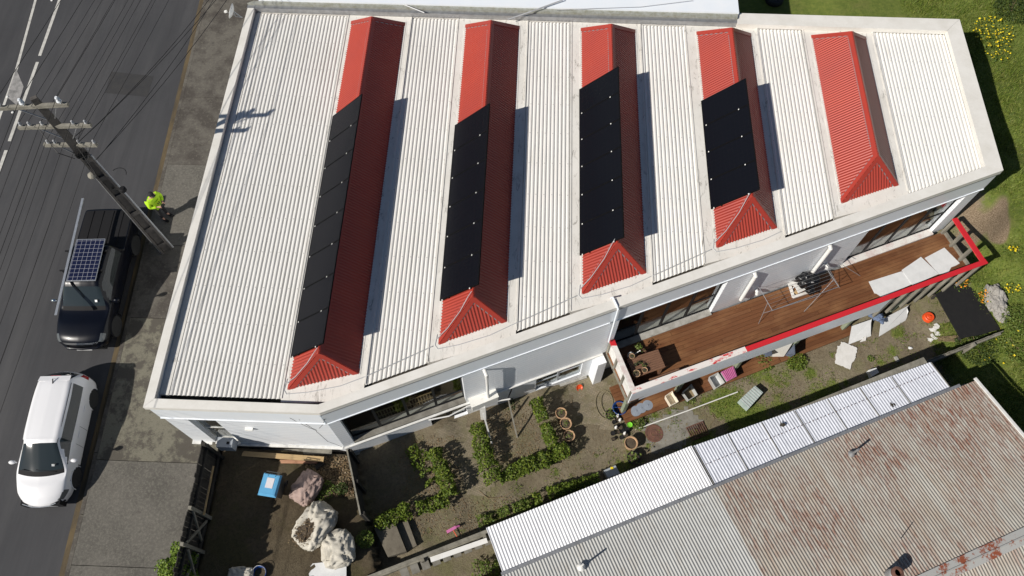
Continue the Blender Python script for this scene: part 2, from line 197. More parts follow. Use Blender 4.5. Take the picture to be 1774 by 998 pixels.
# ------------------------------------------------------------------ mesh helpers
class MB:
    def __init__(s): s.v=[]; s.f=[]; s.M=None
    def add(s,vs,fs):
        b=len(s.v)
        for p in vs:
            p=Vector(p); s.v.append(s.M@p if s.M else p)
        s.f+= [tuple(i+b for i in f) for f in fs]; return s
    def hexa(s,b,t):  # bottom quad, top quad
        return s.add(list(b)+list(t),[(3,2,1,0),(4,5,6,7),(0,1,5,4),(1,2,6,5),(2,3,7,6),(3,0,4,7)])
    def box(s,x0,x1,y0,y1,z0,z1): return s.hexa([(x0,y0,z0),(x1,y0,z0),(x1,y1,z0),(x0,y1,z0)],[(x0,y0,z1),(x1,y0,z1),(x1,y1,z1),(x0,y1,z1)])
    def obox(s,c,a,b,h):  # centre and three half vectors
        c,a,b,h=map(Vector,(c,a,b,h)); q=[c-a-b,c+a-b,c+a+b,c-a+b]
        return s.hexa([p-h for p in q],[p+h for p in q])
    def bar(s,p,q,w,h=None,up=Vector((0,0,1))):
        p,q=Vector(p),Vector(q); d=q-p; L=d.length; d.normalize(); h=h or w
        a=d.cross(up)
        if a.length<1e-4: a=d.cross(Vector((1,0,0)))
        a.normalize(); u=a.cross(d)
        return s.obox((p+q)/2,d*L/2,a*w/2,u*h/2)
    def prism(s,poly,z0,z1):
        n=len(poly); g=lambda z,p: (p[0],p[1],z if not callable(z) else z(p))
        return s.add([g(z0,p) for p in poly]+[g(z1,p) for p in poly],[tuple(range(n))[::-1],tuple(range(n,2*n))]+[(i,(i+1)%n,n+(i+1)%n,n+i) for i in range(n)])
    def slab(s,pts,th,nrm=Vector((0,0,1))):  # 3D polygon with a thickness
        n=len(pts); pts=[Vector(p) for p in pts]; t=Vector(nrm)*th
        return s.add([p-t for p in pts]+pts,[tuple(range(n))[::-1],tuple(range(n,2*n))]+[(i,(i+1)%n,n+(i+1)%n,n+i) for i in range(n)])
    def tube(s,pts,r,n=8,cap=True):
        pts=[Vector(p) for p in pts]; m=len(pts); rs=r if isinstance(r,(list,tuple)) else [r]*m; vs=[]
        u=None
        for i,p in enumerate(pts):
            d=(pts[min(i+1,m-1)]-pts[max(i-1,0)]).normalized()
            if u is None: u=d.orthogonal().normalized()
            u=(u-d*u.dot(d)).normalized(); w=d.cross(u)
            vs+=[p+(u*math.cos(2*math.pi*k/n)+w*math.sin(2*math.pi*k/n))*rs[i] for k in range(n)]
        fs=[(i*n+k,i*n+(k+1)%n,(i+1)*n+(k+1)%n,(i+1)*n+k) for i in range(m-1) for k in range(n)]
        if cap: fs+=[tuple(range(n))[::-1],tuple(range((m-1)*n,m*n))]
        return s.add(vs,fs)
    def lathe(s,prof,c=(0,0,0),n=20,ax=None):
        c=Vector(c); vs=[];m=len(prof)
        q=Vector((0,0,1)).rotation_difference(Vector(ax)) if ax is not None else None
        for r,z in prof:
            for k in range(n):
                p=Vector((r*math.cos(2*math.pi*k/n),r*math.sin(2*math.pi*k/n),z)); vs.append(c+(q@p if q else p))
        fs=[(i*n+k,i*n+(k+1)%n,(i+1)*n+(k+1)%n,(i+1)*n+k) for i in range(m-1) for k in range(n)]
        fs+=[tuple(range(n))[::-1],tuple(range((m-1)*n,m*n))]
        return s.add(vs,fs)
    def quad(s,a,b,c,d): return s.add([a,b,c,d],[(0,1,2,3)])
    def sheet(s,O,A,B,a0,a1,b0,b1,pitch,amp,N=None,sub=8,flat=.0):
        O,A,B=map(Vector,(O,A,B)); N=Vector(N) if N else A.cross(B).normalized()
        n=max(2,int((a1-a0)/pitch*sub)); vs=[]
        f0=b0 if callable(b0) else (lambda a:b0); f1=b1 if callable(b1) else (lambda a:b1)
        for i in range(n+1):
            a=a0+(a1-a0)*i/n; ph=(a/pitch)%1; w=(math.cos(2*math.pi*ph) if not flat else 1-2*math.exp(-((ph-.5)/flat)**2))*amp
            lo,hi=f0(a),f1(a); hi=max(hi,lo+.001)
            vs+=[O+A*a+B*lo+N*w,O+A*a+B*hi+N*w]
        return s.add(vs,[(2*i,2*i+2,2*i+3,2*i+1) for i in range(n)])
    def build(s,name,mat,parent=None,world=True,smooth=False,sub=0):
        me=bpy.data.meshes.new(name); vs=s.v
        if parent is not None and world:
            inv=parent.matrix_basis.inverted(); vs=[inv@p for p in vs]
            if parent.parent is not None: vs=[parent.matrix_basis.inverted()@(parent.parent.matrix_basis.inverted()@p) for p in s.v]
        me.from_pydata([tuple(p) for p in vs],[],s.f); me.update()
        o=bpy.data.objects.new(name,me); COL.objects.link(o)
        if isinstance(mat,str): mat=MAT[mat]
        me.materials.append(mat)
        if smooth: me.polygons.foreach_set('use_smooth',[True]*len(me.polygons))
        if parent is not None: o.parent=parent
        if sub:
            m=o.modifiers.new('s','SUBSURF'); m.levels=sub; m.render_levels=sub
        return o
def tag(o,label,cat,group=None):
    o['label']=label; o['category']=cat
    if group: o['group']=group
    return o
def thing(name,label,cat,loc=(0,0,0),rot=0,group=None):
    o=bpy.data.objects.new(name,None); COL.objects.link(o); o.empty_display_size=.2
    o.location=loc; o.rotation_euler=rot if isinstance(rot,(tuple,list,Euler)) else (0,0,rot)
    o.matrix_basis=Matrix.LocRotScale(Vector(loc),o.rotation_euler,None)
    return tag(o,label,cat,group)
def struct(o,kind='structure'): o['kind']=kind; return o
def kids(o): return [c for c in bpy.data.objects if c.parent==o]
def dup(o,loc,rot,label,group=None,ch=None):
    r=o.copy(); COL.objects.link(r); r.location=loc
    r.rotation_euler=rot if isinstance(rot,(tuple,list,Euler)) else (0,0,rot); r['label']=label
    def rec(src,dst):
        for c in kids(src):
            d=c.copy(); COL.objects.link(d); d.parent=dst; rec(c,d)
    rec(o,r); return r
def single(mb,name,mat,label,cat,group=None,loc=None,smooth=False,sub=0):
    # one-mesh thing whose origin sits at its base
    c=Vector((sum(p.x for p in mb.v)/len(mb.v),sum(p.y for p in mb.v)/len(mb.v),min(p.z for p in mb.v))) if loc is None else Vector(loc)
    mb.v=[p-c for p in mb.v]; o=mb.build(name,mat,None,smooth=smooth,sub=sub); o.location=c; return tag(o,label,cat,group)
def lerp(a,b,t): return a+(b-a)*t
def noise3(p,sc=1.0):
    from mathutils import noise
    return noise.noise(Vector(p)*sc)
def leaves(name,mat,parent,pts,size,up=.5,aspect=.6,jit=.35):
    """leaf quads at points (N,3); size scalar or (N,)"""
    P=np.asarray(pts,float); n=len(P)
    if n==0: return None
    if parent is not None: P=P-np.array(parent.location)
    nr=RNG.normal(size=(n,3)); nr/=np.linalg.norm(nr,axis=1)[:,None]; nr[:,2]=np.abs(nr[:,2])+up; nr/=np.linalg.norm(nr,axis=1)[:,None]
    t=np.cross(nr,RNG.normal(size=(n,3))); t/=np.linalg.norm(t,axis=1)[:,None]; b=np.cross(nr,t)
    sz=(np.ones(n)*size)*(1+jit*RNG.uniform(-1,1,n)); sz=sz[:,None]
    V=np.stack([P-t*sz*.5,P+b*sz*aspect*.5-t*sz*.05,P+t*sz*.5,P-b*sz*aspect*.5-t*sz*.05],1).reshape(-1,3)
    me=bpy.data.meshes.new(name); me.vertices.add(4*n); me.vertices.foreach_set('co',V.ravel().astype(np.float32))
    me.loops.add(4*n); me.loops.foreach_set('vertex_index',np.arange(4*n,dtype=np.int32)); me.polygons.add(n); me.polygons.foreach_set('loop_start',np.arange(0,4*n,4,dtype=np.int32)); me.polygons.foreach_set('loop_total',np.full(n,4,dtype=np.int32)); me.update(calc_edges=True)
    o=bpy.data.objects.new(name,me); COL.objects.link(o); me.materials.append(MAT[mat])
    if parent is not None: o.parent=parent
    return o
def blades(name,mat,P,h,w=.02,lean=.5):
    P=np.asarray(P,float); n=len(P); a=RNG.uniform(0,2*np.pi,n); hh=(h*(1+.5*RNG.uniform(-1,1,n)))[:,None] if np.ndim(h) else (h*(1+.5*RNG.uniform(-1,1,n)))[:,None]
    d=np.stack([np.cos(a),np.sin(a),0*a],1); ld=RNG.normal(size=(n,3))*lean; ld[:,2]=1; ld/=np.linalg.norm(ld,axis=1)[:,None]
    V=np.stack([P-d*w,P+d*w,P+ld*hh],1).reshape(-1,3); m=3*n
    me=bpy.data.meshes.new(name); me.vertices.add(m); me.vertices.foreach_set('co',V.ravel().astype(np.float32)); me.loops.add(m); me.loops.foreach_set('vertex_index',np.arange(m,dtype=np.int32)); me.polygons.add(n); me.polygons.foreach_set('loop_start',np.arange(0,m,3,dtype=np.int32)); me.polygons.foreach_set('loop_total',np.full(n,3,dtype=np.int32)); me.update(calc_edges=True)
    o=bpy.data.objects.new(name,me); COL.objects.link(o); me.materials.append(MAT[mat]); return o
def lump(mb,c,r,scale=(1,1,1),amp=.2,fr=2.,sub=3,seed=0,flat=None):
    bm=bmesh.new(); bmesh.ops.create_icosphere(bm,subdivisions=sub,radius=1)
    vs=[]
    for v in bm.verts:
        p=v.co.copy(); k=1+amp*(noise3(p+Vector((seed,seed*.7,0)),fr)+.5*noise3(p+Vector((seed,3,1)),fr*2.3)+.3*noise3(p+Vector((seed,3,1)),fr*5))
        p=Vector((p.x*k*scale[0]*r,p.y*k*scale[1]*r,p.z*k*scale[2]*r))
        if flat is not None: p.z=max(p.z,flat)
        vs.append(Vector(c)+p)
    mb.add(vs,[tuple(v.index for v in f.verts) for f in bm.faces]); bm.free(); return mb
# ------------------------------------------------------------------ world, sun
W=bpy.data.worlds.new('World'); S.world=W; W.use_nodes=True; wn=W.node_tree.nodes; bg=wn['Background']
sky=wn.new('ShaderNodeTexSky'); sky.sky_type='NISHITA'; sky.sun_disc=False
EL,AZ=R_(38.1),R_(36.5); SD=Vector((math.cos(AZ)*math.cos(EL),math.sin(AZ)*math.cos(EL),-math.sin(EL)))
sky.sun_elevation=EL; sky.sun_rotation=math.atan2(-SD.x,-SD.y); sky.air_density=1; sky.dust_density=.6; sky.ozone_density=1.5
W.node_tree.links.new(sky.outputs[0],bg.inputs[0]); bg.inputs[1].default_value=.05
sl=bpy.data.lights.new('sun','SUN'); sl.energy=5.0; sl.angle=R_(.53); sl.color=(1,.945,.87); so=bpy.data.objects.new('sun',sl); COL.objects.link(so); so.rotation_euler=SD.to_track_quat('-Z','Y').to_euler(); so.location=(-30,-20,40)
S.view_settings.view_transform='Standard'; S.view_settings.look='None'; S.view_settings.exposure=.03; S.view_settings.gamma=1; S.view_settings.use_curve_mapping=False
S.render.engine='CYCLES'; S.render.resolution_x=1024; S.render.resolution_y=576; S.cycles.max_bounces=6; S.cycles.transparent_max_bounces=12
# ------------------------------------------------------------------ ground sheet
def terrain():
    xs=np.concatenate([np.arange(-130,-12,12.),np.arange(-11.,24,.11),np.arange(24.5,40,.8),np.arange(42,140,12.)])
    ys=np.concatenate([np.arange(-120,-2,12.),np.arange(-1.,29,.11),np.arange(29.5,44,.8),np.arange(46,140,12.)])
    X,Y=np.meshgrid(xs,ys); Z=np.vstack([G_np(X[i:i+20],Y[i:i+20]) for i in range(0,len(ys),20)])
    from mathutils import noise
    Z=Z+RNG.normal(size=Z.shape)*.008
    nx,ny=len(xs),len(ys); V=np.stack([X,Y,Z],-1).reshape(-1,3)
    i=np.arange((ny-1)*(nx-1)); r,c=i//(nx-1),i%(nx-1); q=np.stack([r*nx+c,r*nx+c+1,(r+1)*nx+c+1,(r+1)*nx+c],1)
    me=bpy.data.meshes.new('ground'); me.from_pydata(V.tolist(),[],q.tolist()); me.update(); me.polygons.foreach_set('use_smooth',[True]*len(me.polygons))
    gr=grassmask(V[:,0],V[:,1]); a=me.attributes.new('grass','FLOAT','POINT'); a.data.foreach_set('value',gr.astype(np.float32))
    mu=mulchmask(V[:,0],V[:,1]); a=me.attributes.new('mulch','FLOAT','POINT'); a.data.foreach_set('value',mu.astype(np.float32))
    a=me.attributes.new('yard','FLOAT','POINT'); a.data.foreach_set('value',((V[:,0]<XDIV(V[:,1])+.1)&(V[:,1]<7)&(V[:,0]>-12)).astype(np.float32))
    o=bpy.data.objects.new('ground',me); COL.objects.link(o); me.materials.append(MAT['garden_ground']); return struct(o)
PATCH=[(1125,640,.45,.55),(1130,745,.6,.6),(1260,700,.9,.85),(1300,735,1.1,.9),(1200,780,.6,.7),(1345,660,.5,.6),(1420,690,.8,.75),(1230,770,.7,.8),(1560,640,.5,.5),(1310,640,.7,.7),(1080,810,.7,.6),(1070,850,.5,.6),(1350,700,.6,.6),(1320,625,.6,.9),(1378,625,.45,.9),(1230,662,.35,.7),(1470,690,.7,.5),(1510,660,.5,.6),(1530,690,.5,.5),(1400,715,.7,.55),(1640,510,.6,.6),(1660,560,.5,.5),(1580,640,.4,.4),(1165,715,.4,.4),(980,860,.6,.8),(920,880,.6,.8),(860,905,.6,.7),(800,920,.5,.45),(790,880,.3,.3),(760,915,.4,.4),(1050,700,.6,.45),(1040,670,.35,.4),(1085,760,.3,.5),(1540,600,.4,.35),(720,780,.5,.4),(870,700,.35,.35),(900,790,.3,.25),(1000,640,.2,.3),(1700,690,.8,.8),(570,850,.3,.4),(860,960,.4,.4)]
_pr=random.Random(5)
for _k in range(60):
    _u=_pr.random(); _a=lerp(1120,1640,_u); _b=lerp(760,585,_u)+_pr.uniform(-48,42); PATCH.append((_a,_b,_pr.uniform(.15,.45),_pr.uniform(.35,.8)))
for _k in range(25):
    _u=_pr.random(); PATCH.append((lerp(740,1100,_u),lerp(930,800,_u)+_pr.uniform(-40,20),_pr.uniform(.12,.35),_pr.uniform(.3,.6)))
PW=None
def grassmask(x,y):
    global PW
    if PW is None: PW=[(gp(a,b),r,d) for a,b,r,d in PATCH]
    m=np.zeros_like(x)
    for p,r,d in PW: m=np.maximum(m,d*np.exp(-(((x-p.x)**2+(y-p.y)**2)/r**2)))
    right=1/(1+np.exp(-(x-16.9-.10*(y-14))*2.2)); right=np.where(y>22.3,1,right); m=np.maximum(m,right*.95)
    east=1/(1+np.exp(-(x-15.6)*3))*(y<12.5); m=np.maximum(m,.85*east)
    m=np.where((x<XDIV(y)),m*.15,m)
    return m
def mulchmask(x,y):
    p=gp(1705,385); q=gp(1752,640)
    from mathutils import noise
    nz=np.array([noise.noise((a*1.1,b*1.1,5)) for a,b in zip(x,y)]) if len(x)<250000 else 0
    return np.clip(.75*nz+1.15-np.hypot((x-p.x)/1.15,(y-p.y)/1.0)+.25*np.sin(5*x)*np.sin(4.3*y),0,1)
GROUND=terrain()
# street side: road, kerb, paths
ZR_=-.45
def flat(name,pts,z,mat,th=None):
    mb=MB()
    if th: mb.prism(pts,z-th,z)
    else: mb.add([(p[0],p[1],z) for p in pts],[tuple(range(len(pts)))])
    return struct(mb.build(name,mat))
def kx(y): return -13.98-.0365*(y-2.3)
ks=[(-40,kx(-40)),(60,kx(60))]
flat('road',[(-130,-120),(kx(-120)-.10,-120),(kx(130)-.10,130),(-130,130)],ZR_,'asphalt')
mb=MB(); mb.prism([(kx(-120)-.10,-120),(kx(-120)+.22,-120),(kx(130)+.22,130),(kx(130)-.10,130)],-1.,ZR_+.02); struct(mb.build('gutter','kerb_dirt'))
mb=MB()
for i in range(-40,70,2): mb.hexa([(kx(i)+.10,i+.01,-1),(kx(i)+.26,i+.01,-1),(kx(i+2)+.26,i+1.99,-1),(kx(i+2)+.10,i+1.99,-1)],[(kx(i)+.12,i+.01,ZR_+.11),(kx(i)+.26,i+.01,ZR_+.12),(kx(i+2)+.26,i+1.99,ZR_+.12),(kx(i+2)+.12,i+1.99,ZR_+.11)])
struct(mb.build('kerb','footpath_dirty'))
def path(y0,y1,mat,name='footpath',x1=-9.9):
    mb=MB(); mb.hexa([(kx(y0)+.26,y0,-1),(x1,y0,-1),(x1,y1,-1),(kx(y1)+.26,y1,-1)],[(kx(y0)+.26,y0,ZR_+.115),(x1,y0,-.30),(x1,y1,-.30),(kx(y1)+.26,y1,ZR_+.115)]); return struct(mb.build(name,mat))
path(-40,2.45,'footpath_concrete'); path(2.47,5.75,'footpath_concrete'); path(5.77,10.9,'footpath_moss'); path(10.92,13.9,'footpath_dirty'); path(13.93,17.6,'footpath_concrete',x1=-10.3); path(17.62,21,'footpath_dirty',x1=-10.3); path(21.02,60,'footpath_dirty',x1=-10.3)
pp=[at(*a,ZR_) for a in ((193,124),(266,132),(255,168),(182,161))]; flat('road_patch',[(p.x,p.y) for p in pp],ZR_+.004,'asphalt_patch')
def stripe(name,x0,y0,x1,y1,w,mat='road_paint',z=.004): flat(name,[(x0-w/2,y0),(x0+w/2,y0),(x1+w/2,y1),(x1-w/2,y1)],ZR_+z,mat)
for y0,y1 in ((23.1,26.7),(18.55,22.75),(14,18.1),(9.5,13.6),(5,9.1),(0.5,4.6),(27.2,31),(31.5,36)): stripe('road_marking',-20.99-.0365*(y0-18)-.02*0,y0,-20.99-.0365*(y1-18),y1,.13)
stripe('road_marking',-22.55,28,-21.93,22.3,.11); stripe('road_marking',-21.93,22.28,-21.75,18.5,.11); stripe('road_marking',-21.75,18.48,-21.0,2,.11)
flat('road_marking',[(p.x,p.y) for p in [at(*a,ZR_) for a in ((28,119),(41,150),(31,184),(12,168))]],ZR_+.006,'road_paint_worn')
mb=MB()
for a in ((13,168),(22,195),(90,0)):
    p=at(*a,ZR_); mb.lathe([(.055,0),(.05,.02),(.03,.03)],(p.x,p.y,ZR_+.006),10)
for k,a in enumerate(((13,168),(22,195),(90,1))):
    p=at(*a,ZR_); m1=MB().lathe([(.055,0),(.05,.02),(.03,.03)],(0,0,0),10); m1.v=[q+Vector((p.x,p.y,ZR_+.006)) for q in m1.v]
    single(m1,'road_stud','white_plastic',('white road stud between the worn patch and centre line','white road stud just below the worn painted patch','white road stud on the centre line at the top edge')[k],'road stud','road studs')
# ------------------------------------------------------------------ main building
S0=Vector((-5.67,6.43,0))-FN*.06
def PS(s,off=0,z=0): return S0+FD*s+FN*off+Vector((0,0,z))
def ssp(p): return (Vector((p.x,p.y,0))-S0).dot(FD)
BL=23.66
bld=thing('commercial_building','long white single storey building with ribbed white roof and five red roof lanterns','building',(2,13,-.3))
def facade(P,D,N,L,z0,z1,holes,th=.2):
    mb=MB(); P,D,N=Vector(P),Vector(D),Vector(N)
    ss=sorted({0,L}|{h[0] for h in holes}|{h[1] for h in holes})
    for a,b in zip(ss,ss[1:]):
        m=(a+b)/2; zs=[(z0,z1)]
        for h in holes:
            if h[0]<m<h[1]:
                nz=[]
                for q in zs:
                    if h[2]>q[0]: nz.append((q[0],min(h[2],q[1])))
                    if h[3]<q[1]: nz.append((max(h[3],q[0]),q[1]))
                zs=nz
        for q in zs:
            b4=[P+D*a,P+D*b,P+D*b-N*th,P+D*a-N*th]; mb.hexa([p+Vector((0,0,q[0])) for p in b4],[p+Vector((0,0,q[1])) for p in b4])
    return mb
ex,ey=(PS(BL)).x,(PS(BL)).y
UP=[(.35,4.3,-.13,2.43),(9.7,13.66,-.16,2.45),(19.1,23.1,-.16,2.45)]
LO=[(2.98,4.3,-1.72,-.5),(6.92,8.72,-1.93,-.52),(10.2,13,-2.0,-.5),(15,18,-2,-.5)]
facade(PS(0),FD,FN,BL,-.3,3.5,UP).build('wall','white_cladding',bld)
facade(PS(0,-.05),FD,FN,BL,-3.3,-.302,LO).build('wall','white_cladding',bld)
facade((-10.71,6.49,0),(1,0,0),(0,-1,0),5.0,-.3,3.5,[(.70,1.56,-.25,2.42)]).build('wall','white_cladding',bld)
MB().box(-10.71,-5.75,6.54,6.76,-1.6,-.302).build('wall','white_cladding',bld)
mb=MB(); mb.box(-10.71,-10.51,6.69,22.45,-1,3.5); mb.build('wall','white_cladding',bld)
mb=MB(); mb.box(ex-.2,ex,ey+.1,22.5,-2.5,3.5); mb.build('wall','white_cladding',bld)
mb=MB(); mb.box(-10.5,ex-.2,22.25,22.5,-2,3.5); mb.build('wall','white_cladding',bld)
# fascia bands above the lip line, slightly proud of the cladding
mb=MB(); mb.hexa([PS(-.0,.035,2.52),PS(BL,.035,2.52),PS(BL,-.02,2.52),PS(0,-.02,2.52)],[PS(-.0,.035,3.5),PS(BL,.035,3.5),PS(BL,-.02,3.5),PS(0,-.02,3.5)])
for a,b in ((0,9.3),(9.5,BL)): mb.hexa([PS(a,.06,2.49),PS(b,.06,2.49),PS(b,.0,2.49),PS(a,.0,2.49)],[PS(a,.06,2.525),PS(b,.06,2.525),PS(b,.0,2.525),PS(a,.0,2.525)])
mb.build('fascia','white_fascia',bld)
mb=MB(); mb.box(-10.72,-5.74,6.453,6.5,2.52,3.5); mb.box(-10.73,-5.74,6.43,6.5,2.49,2.523); mb.build('fascia','white_fascia',bld)
# parapet cap
cap=MB(); zt,zb=3.65,3.46
o=[(-10.77,6.41),(-5.67,6.43),(16.13,15.74),(16.16,22.61),(7.75,22.58),(7.75,22.02),(15.57,22.01),(15.55,15.87),(-5.74,6.69),(-10.52,6.69),(-10.44,22.1),(-10.72,22.1)]
def quadp(a,b,c,d,dz=0): cap.prism([a,b,c,d],zb,zt+dz)
quadp((-10.77,6.41),(-5.672,6.43),(-5.742,6.69),(-10.50,6.69)); quadp((-5.67,6.43),(16.13,15.74),(15.55,15.87),(-5.74,6.69),.002)
quadp((16.13,15.745),(16.16,22.61),(15.57,22.01),(15.555,15.875)); quadp((16.155,22.612),(7.75,22.58),(7.75,22.02),(15.565,22.012)); quadp((-10.77,6.415),(-10.505,6.695),(-10.44,22.1),(-10.70,22.1))
cap.build('parapet_cap','cream_cap',bld)
mb=MB(); mb.hexa([PS(-.02,.07,3.42),PS(BL+.05,.07,3.42),PS(BL+.05,.03,3.42),PS(-.02,.03,3.42)],[PS(-.02,.07,3.459),PS(BL+.05,.07,3.459),PS(BL+.05,.03,3.459),PS(-.02,.03,3.459)]); mb.build('drip_edge','galv',bld)
# ledge at floor level
mb=MB(); mb.hexa([PS(-.02,.07,-.36),PS(9.4,.07,-.36),PS(9.4,-.049,-.36),PS(0,-.049,-.36)],[PS(-.02,.07,-.302),PS(9.4,.07,-.302),PS(9.4,-.001,-.302),PS(0,-.001,-.302)]); mb.build('ledge','white_timber',bld)
mb=MB(); mb.box(-10.80,-5.75,6.40,6.56,-.36,-.302); mb.build('ledge','white_timber',bld)
mb=MB(); mb.hexa([PS(9.1,.35,-3),PS(9.42,.35,-3),PS(9.42,-.16,-3),PS(9.1,-.16,-3)],[PS(9.1,.35,-.372),PS(9.42,.35,-.372),PS(9.42,-.16,-.372),PS(9.1,-.16,-.372)]); mb.build('buttress','white_cladding',bld)
mb=MB(); mb.hexa([PS(0,-.05,-1.9),PS(9,-.05,-2.9),PS(9,.04,-2.9),PS(0,.04,-1.9)],[PS(0,-.05,-1.47),PS(9,-.05,-2.35),PS(9,.04,-2.35),PS(0,.04,-1.47)]); mb.build('foundation','concrete_pale',bld)
# roof
YI=lambda x: max(6.69,6.69+.4312*(x+5.74))
XR=[-5.74,-1.42,2.93,7.27,11.56]; APY=[8.0,9.97,12.0,13.85,15.6]; EYL=[7.15,8.74,10.6,12.43,14.3]; EYR=[7.75,9.6,11.45,13.28,15.12]
FL_=[-6.9,-2.73,1.55,5.83,10.26]; FR_=[-4.52,-.11,4.13,8.52,12.86]
mb=MB(); mb.prism([(-10.5,6.7),(-5.74,6.7),(15.55,15.88),(15.57,22.24),(-10.5,22.24)],3.0,3.27); mb.build('gutter_tray','dark_gutter',bld)
mb=MB(); mb.prism([(-10.5,6.9),(-10.365,6.9),(-10.365,22.1),(-10.45,22.1)],3.28,3.42); mb.build('gutter_lining','cream_cap',bld)
strips=[(-10.22,-6.92)]+[(FR_[i]+.02,FL_[i+1]-.02) for i in range(4)]+[(FR_[4]+.02,15.565)]
for i,(a,b) in enumerate(strips):
    m=MB(); m.sheet((0,0,3.42),(1,0,0),(0,1,0),a,b,(lambda x:6.88) if i==0 else (lambda x:YI(x)+(.17 if x<12.5 else .10)),22.02,.132,.022,(0,0,1),14,.17); m.build('roof_sheet','white_roofing',bld,smooth=True)
mb=MB()
mb.hexa([(-10.36,6.88,3.3),(-10.22,6.88,3.3),(-10.22,22.05,3.3),(-10.36,22.05,3.3)],[(-10.36,6.88,3.455),(-10.22,6.88,3.447),(-10.22,22.05,3.447),(-10.36,22.05,3.455)])
mb.prism([(-10.36,22.06),(15.5,22.06),(15.5,22.24),(-10.36,22.24)],3.2,3.44); mb.build('flashing','white_flashing',bld)
def capstrip(mb,p,q,faces,w=.13,lift=.018,th=.012):
    p,q=Vector(p),Vector(q); e=(q-p).normalized()
    for nrm,hint in faces:
        d=e.cross(nrm); d=d if d.dot(Vector(hint)-p)>0 else -d; d.normalize()
        mb.slab([p+nrm*lift,q+nrm*lift,q+d*w+nrm*lift,p+d*w+nrm*lift],th,nrm)
for i in range(5):
    xr,ya,yl,yr=XR[i],APY[i],EYL[i],EYR[i]; z0=3.43; H=1.0; hw=1.03; L=math.hypot(hw,H); yb=21.02; ybc=21.77
    A=Vector((xr,ya,z0+H)); Bk=Vector((xr,yb,z0+H)); cl=Vector((xr-hw,yl,z0)); cr=Vector((xr+hw,yr,z0)); bl=Vector((xr-hw,ybc,z0)); br=Vector((xr+hw,ybc,z0))
    mb=MB(); nl=Vector((-H,0,hw)).normalized(); nr_=Vector((H,0,hw)).normalized()
    mb.sheet((xr-hw,0,z0),(0,1,0),(hw,0,H) if 0 else Vector((hw,0,H)).normalized(),yl,ybc,0,lambda a:max(0,min(L,(a-yl)/(ya-yl)*L,(ybc-a)/(ybc-yb)*L)),.102,.011,nl,8)
    mb.sheet((xr+hw,0,z0),(0,1,0),Vector((-hw,0,H)).normalized(),yr,ybc,0,lambda a:max(0,min(L,(a-yr)/(ya-yr)*L,(ybc-a)/(ybc-yb)*L)),.102,.007,nr_,8)
    def hip(p,q,ap):
        a=(q-p); ln=a.length; a.normalize(); w=ap-p; bb=w-a*w.dot(a); h=bb.length; bb.normalize(); af=w.dot(a); nn=a.cross(bb)
        if nn.z<0: nn=-nn
        mb.sheet(p,a,bb,0,ln,0,lambda t:max(0,h*min(t/af,(ln-t)/(ln-af))),.102,.011,nn,8); return nn
    nf=hip(cl,cr,A); nb=hip(br,bl,Bk)
    lan=mb.build('roof_lantern','red_roofing',bld,smooth=True)
    c=MB(); capstrip(c,A-Vector((0,.05,0)),Bk,[(nl,cl),(nr_,cr)],.15); capstrip(c,cl,A,[(nl,Bk-Vector((.4,0,.4))),(nf,cr)],.14,.022); capstrip(c,cr,A,[(nr_,Bk+Vector((.4,0,-.4))),(nf,cl)],.14,.024)
    capstrip(c,bl,Bk,[(nl,A-Vector((.4,0,.4))),(nb,br)],.14,.022); capstrip(c,br,Bk,[(nr_,A+Vector((.4,0,-.4))),(nb,bl)],.14,.024)
    c.build('ridge_cap','red_cap',lan)
    def closure(p,q,nrm,hint,w=.145):
        p,q=Vector(p),Vector(q); e=(q-p).normalized(); d=e.cross(nrm); d=d if d.dot(Vector(hint)-p)>0 else -d; d.normalize(); c=MB()
        a_,b_=lerp(p,q,.08)+d*w,lerp(p,q,.97)+d*w; c.slab([a_+nrm*.003,b_+nrm*.003,b_+d*.03+nrm*.003,a_+d*.03+nrm*.003],.006,nrm); c.build('foam_closure','galv',lan)
    closure(cl,A,nl,Bk-Vector((.4,0,.4))); closure(cl,A,nf,cr); closure(cr,A,nf,cl); closure(bl,Bk,nl,A-Vector((.4,0,.4)),.15); closure(A,Bk,nl,cl,.155)
    if i in (0,): closure(br,Bk,nr_,A+Vector((.4,0,-.4)),.15)
    a,b=FL_[i],FR_[i]; f=MB(); g=.05
    fr=[(a,YI(a)+(.17 if i else .1)),(lerp(a,b,.25),YI(lerp(a,b,.25))+.1),(lerp(a,b,.6),YI(lerp(a,b,.6))+.045),(b,YI(b)+.03)]
    f.prism(fr+[(b,22.055),(a,22.055)],3.28,3.45)
    rim=[]; 
    for p,q in ((a-.035,a+.02),(b-.02,b+.035)): f.prism([(p,YI(p)+.2),(q,YI(q)+.2),(q,22.05),(p,22.05)],3.455,3.472)
    f.prism([(xr-hw-.03,yl-.03),(xr+hw+.03,yr-.03),(xr+hw+.03,ybc+.03),(xr-hw-.03,ybc+.03)],3.4,3.462)
    f.build('flashing','white_flashing',lan)
    if i<4:
        t=MB(); pts=[cl+Vector((-.05,.35,.03)),cl+Vector((-.09,.0,.02)),cl+Vector((.0,-.12,.02)),lerp(cl,cr,.3)+Vector((0,-.22,.02)),lerp(cl,cr,.75)+Vector((0,-.26,.02)),cr+Vector((.12,-.12,.02))]
        nx=EYL[i+1] if i<3 else 14.0; pts+=[Vector((lerp(XR[i]+1.3,XR[min(i+1,4)]-1.2,k),lerp(yr,nx,k)-.05+.25*0,3.475)) for k in (.0,.25,.5,.75,1)] if i<3 else []
        t.tube(pts,.014,6); t.build('conduit','pvc_grey',lan)
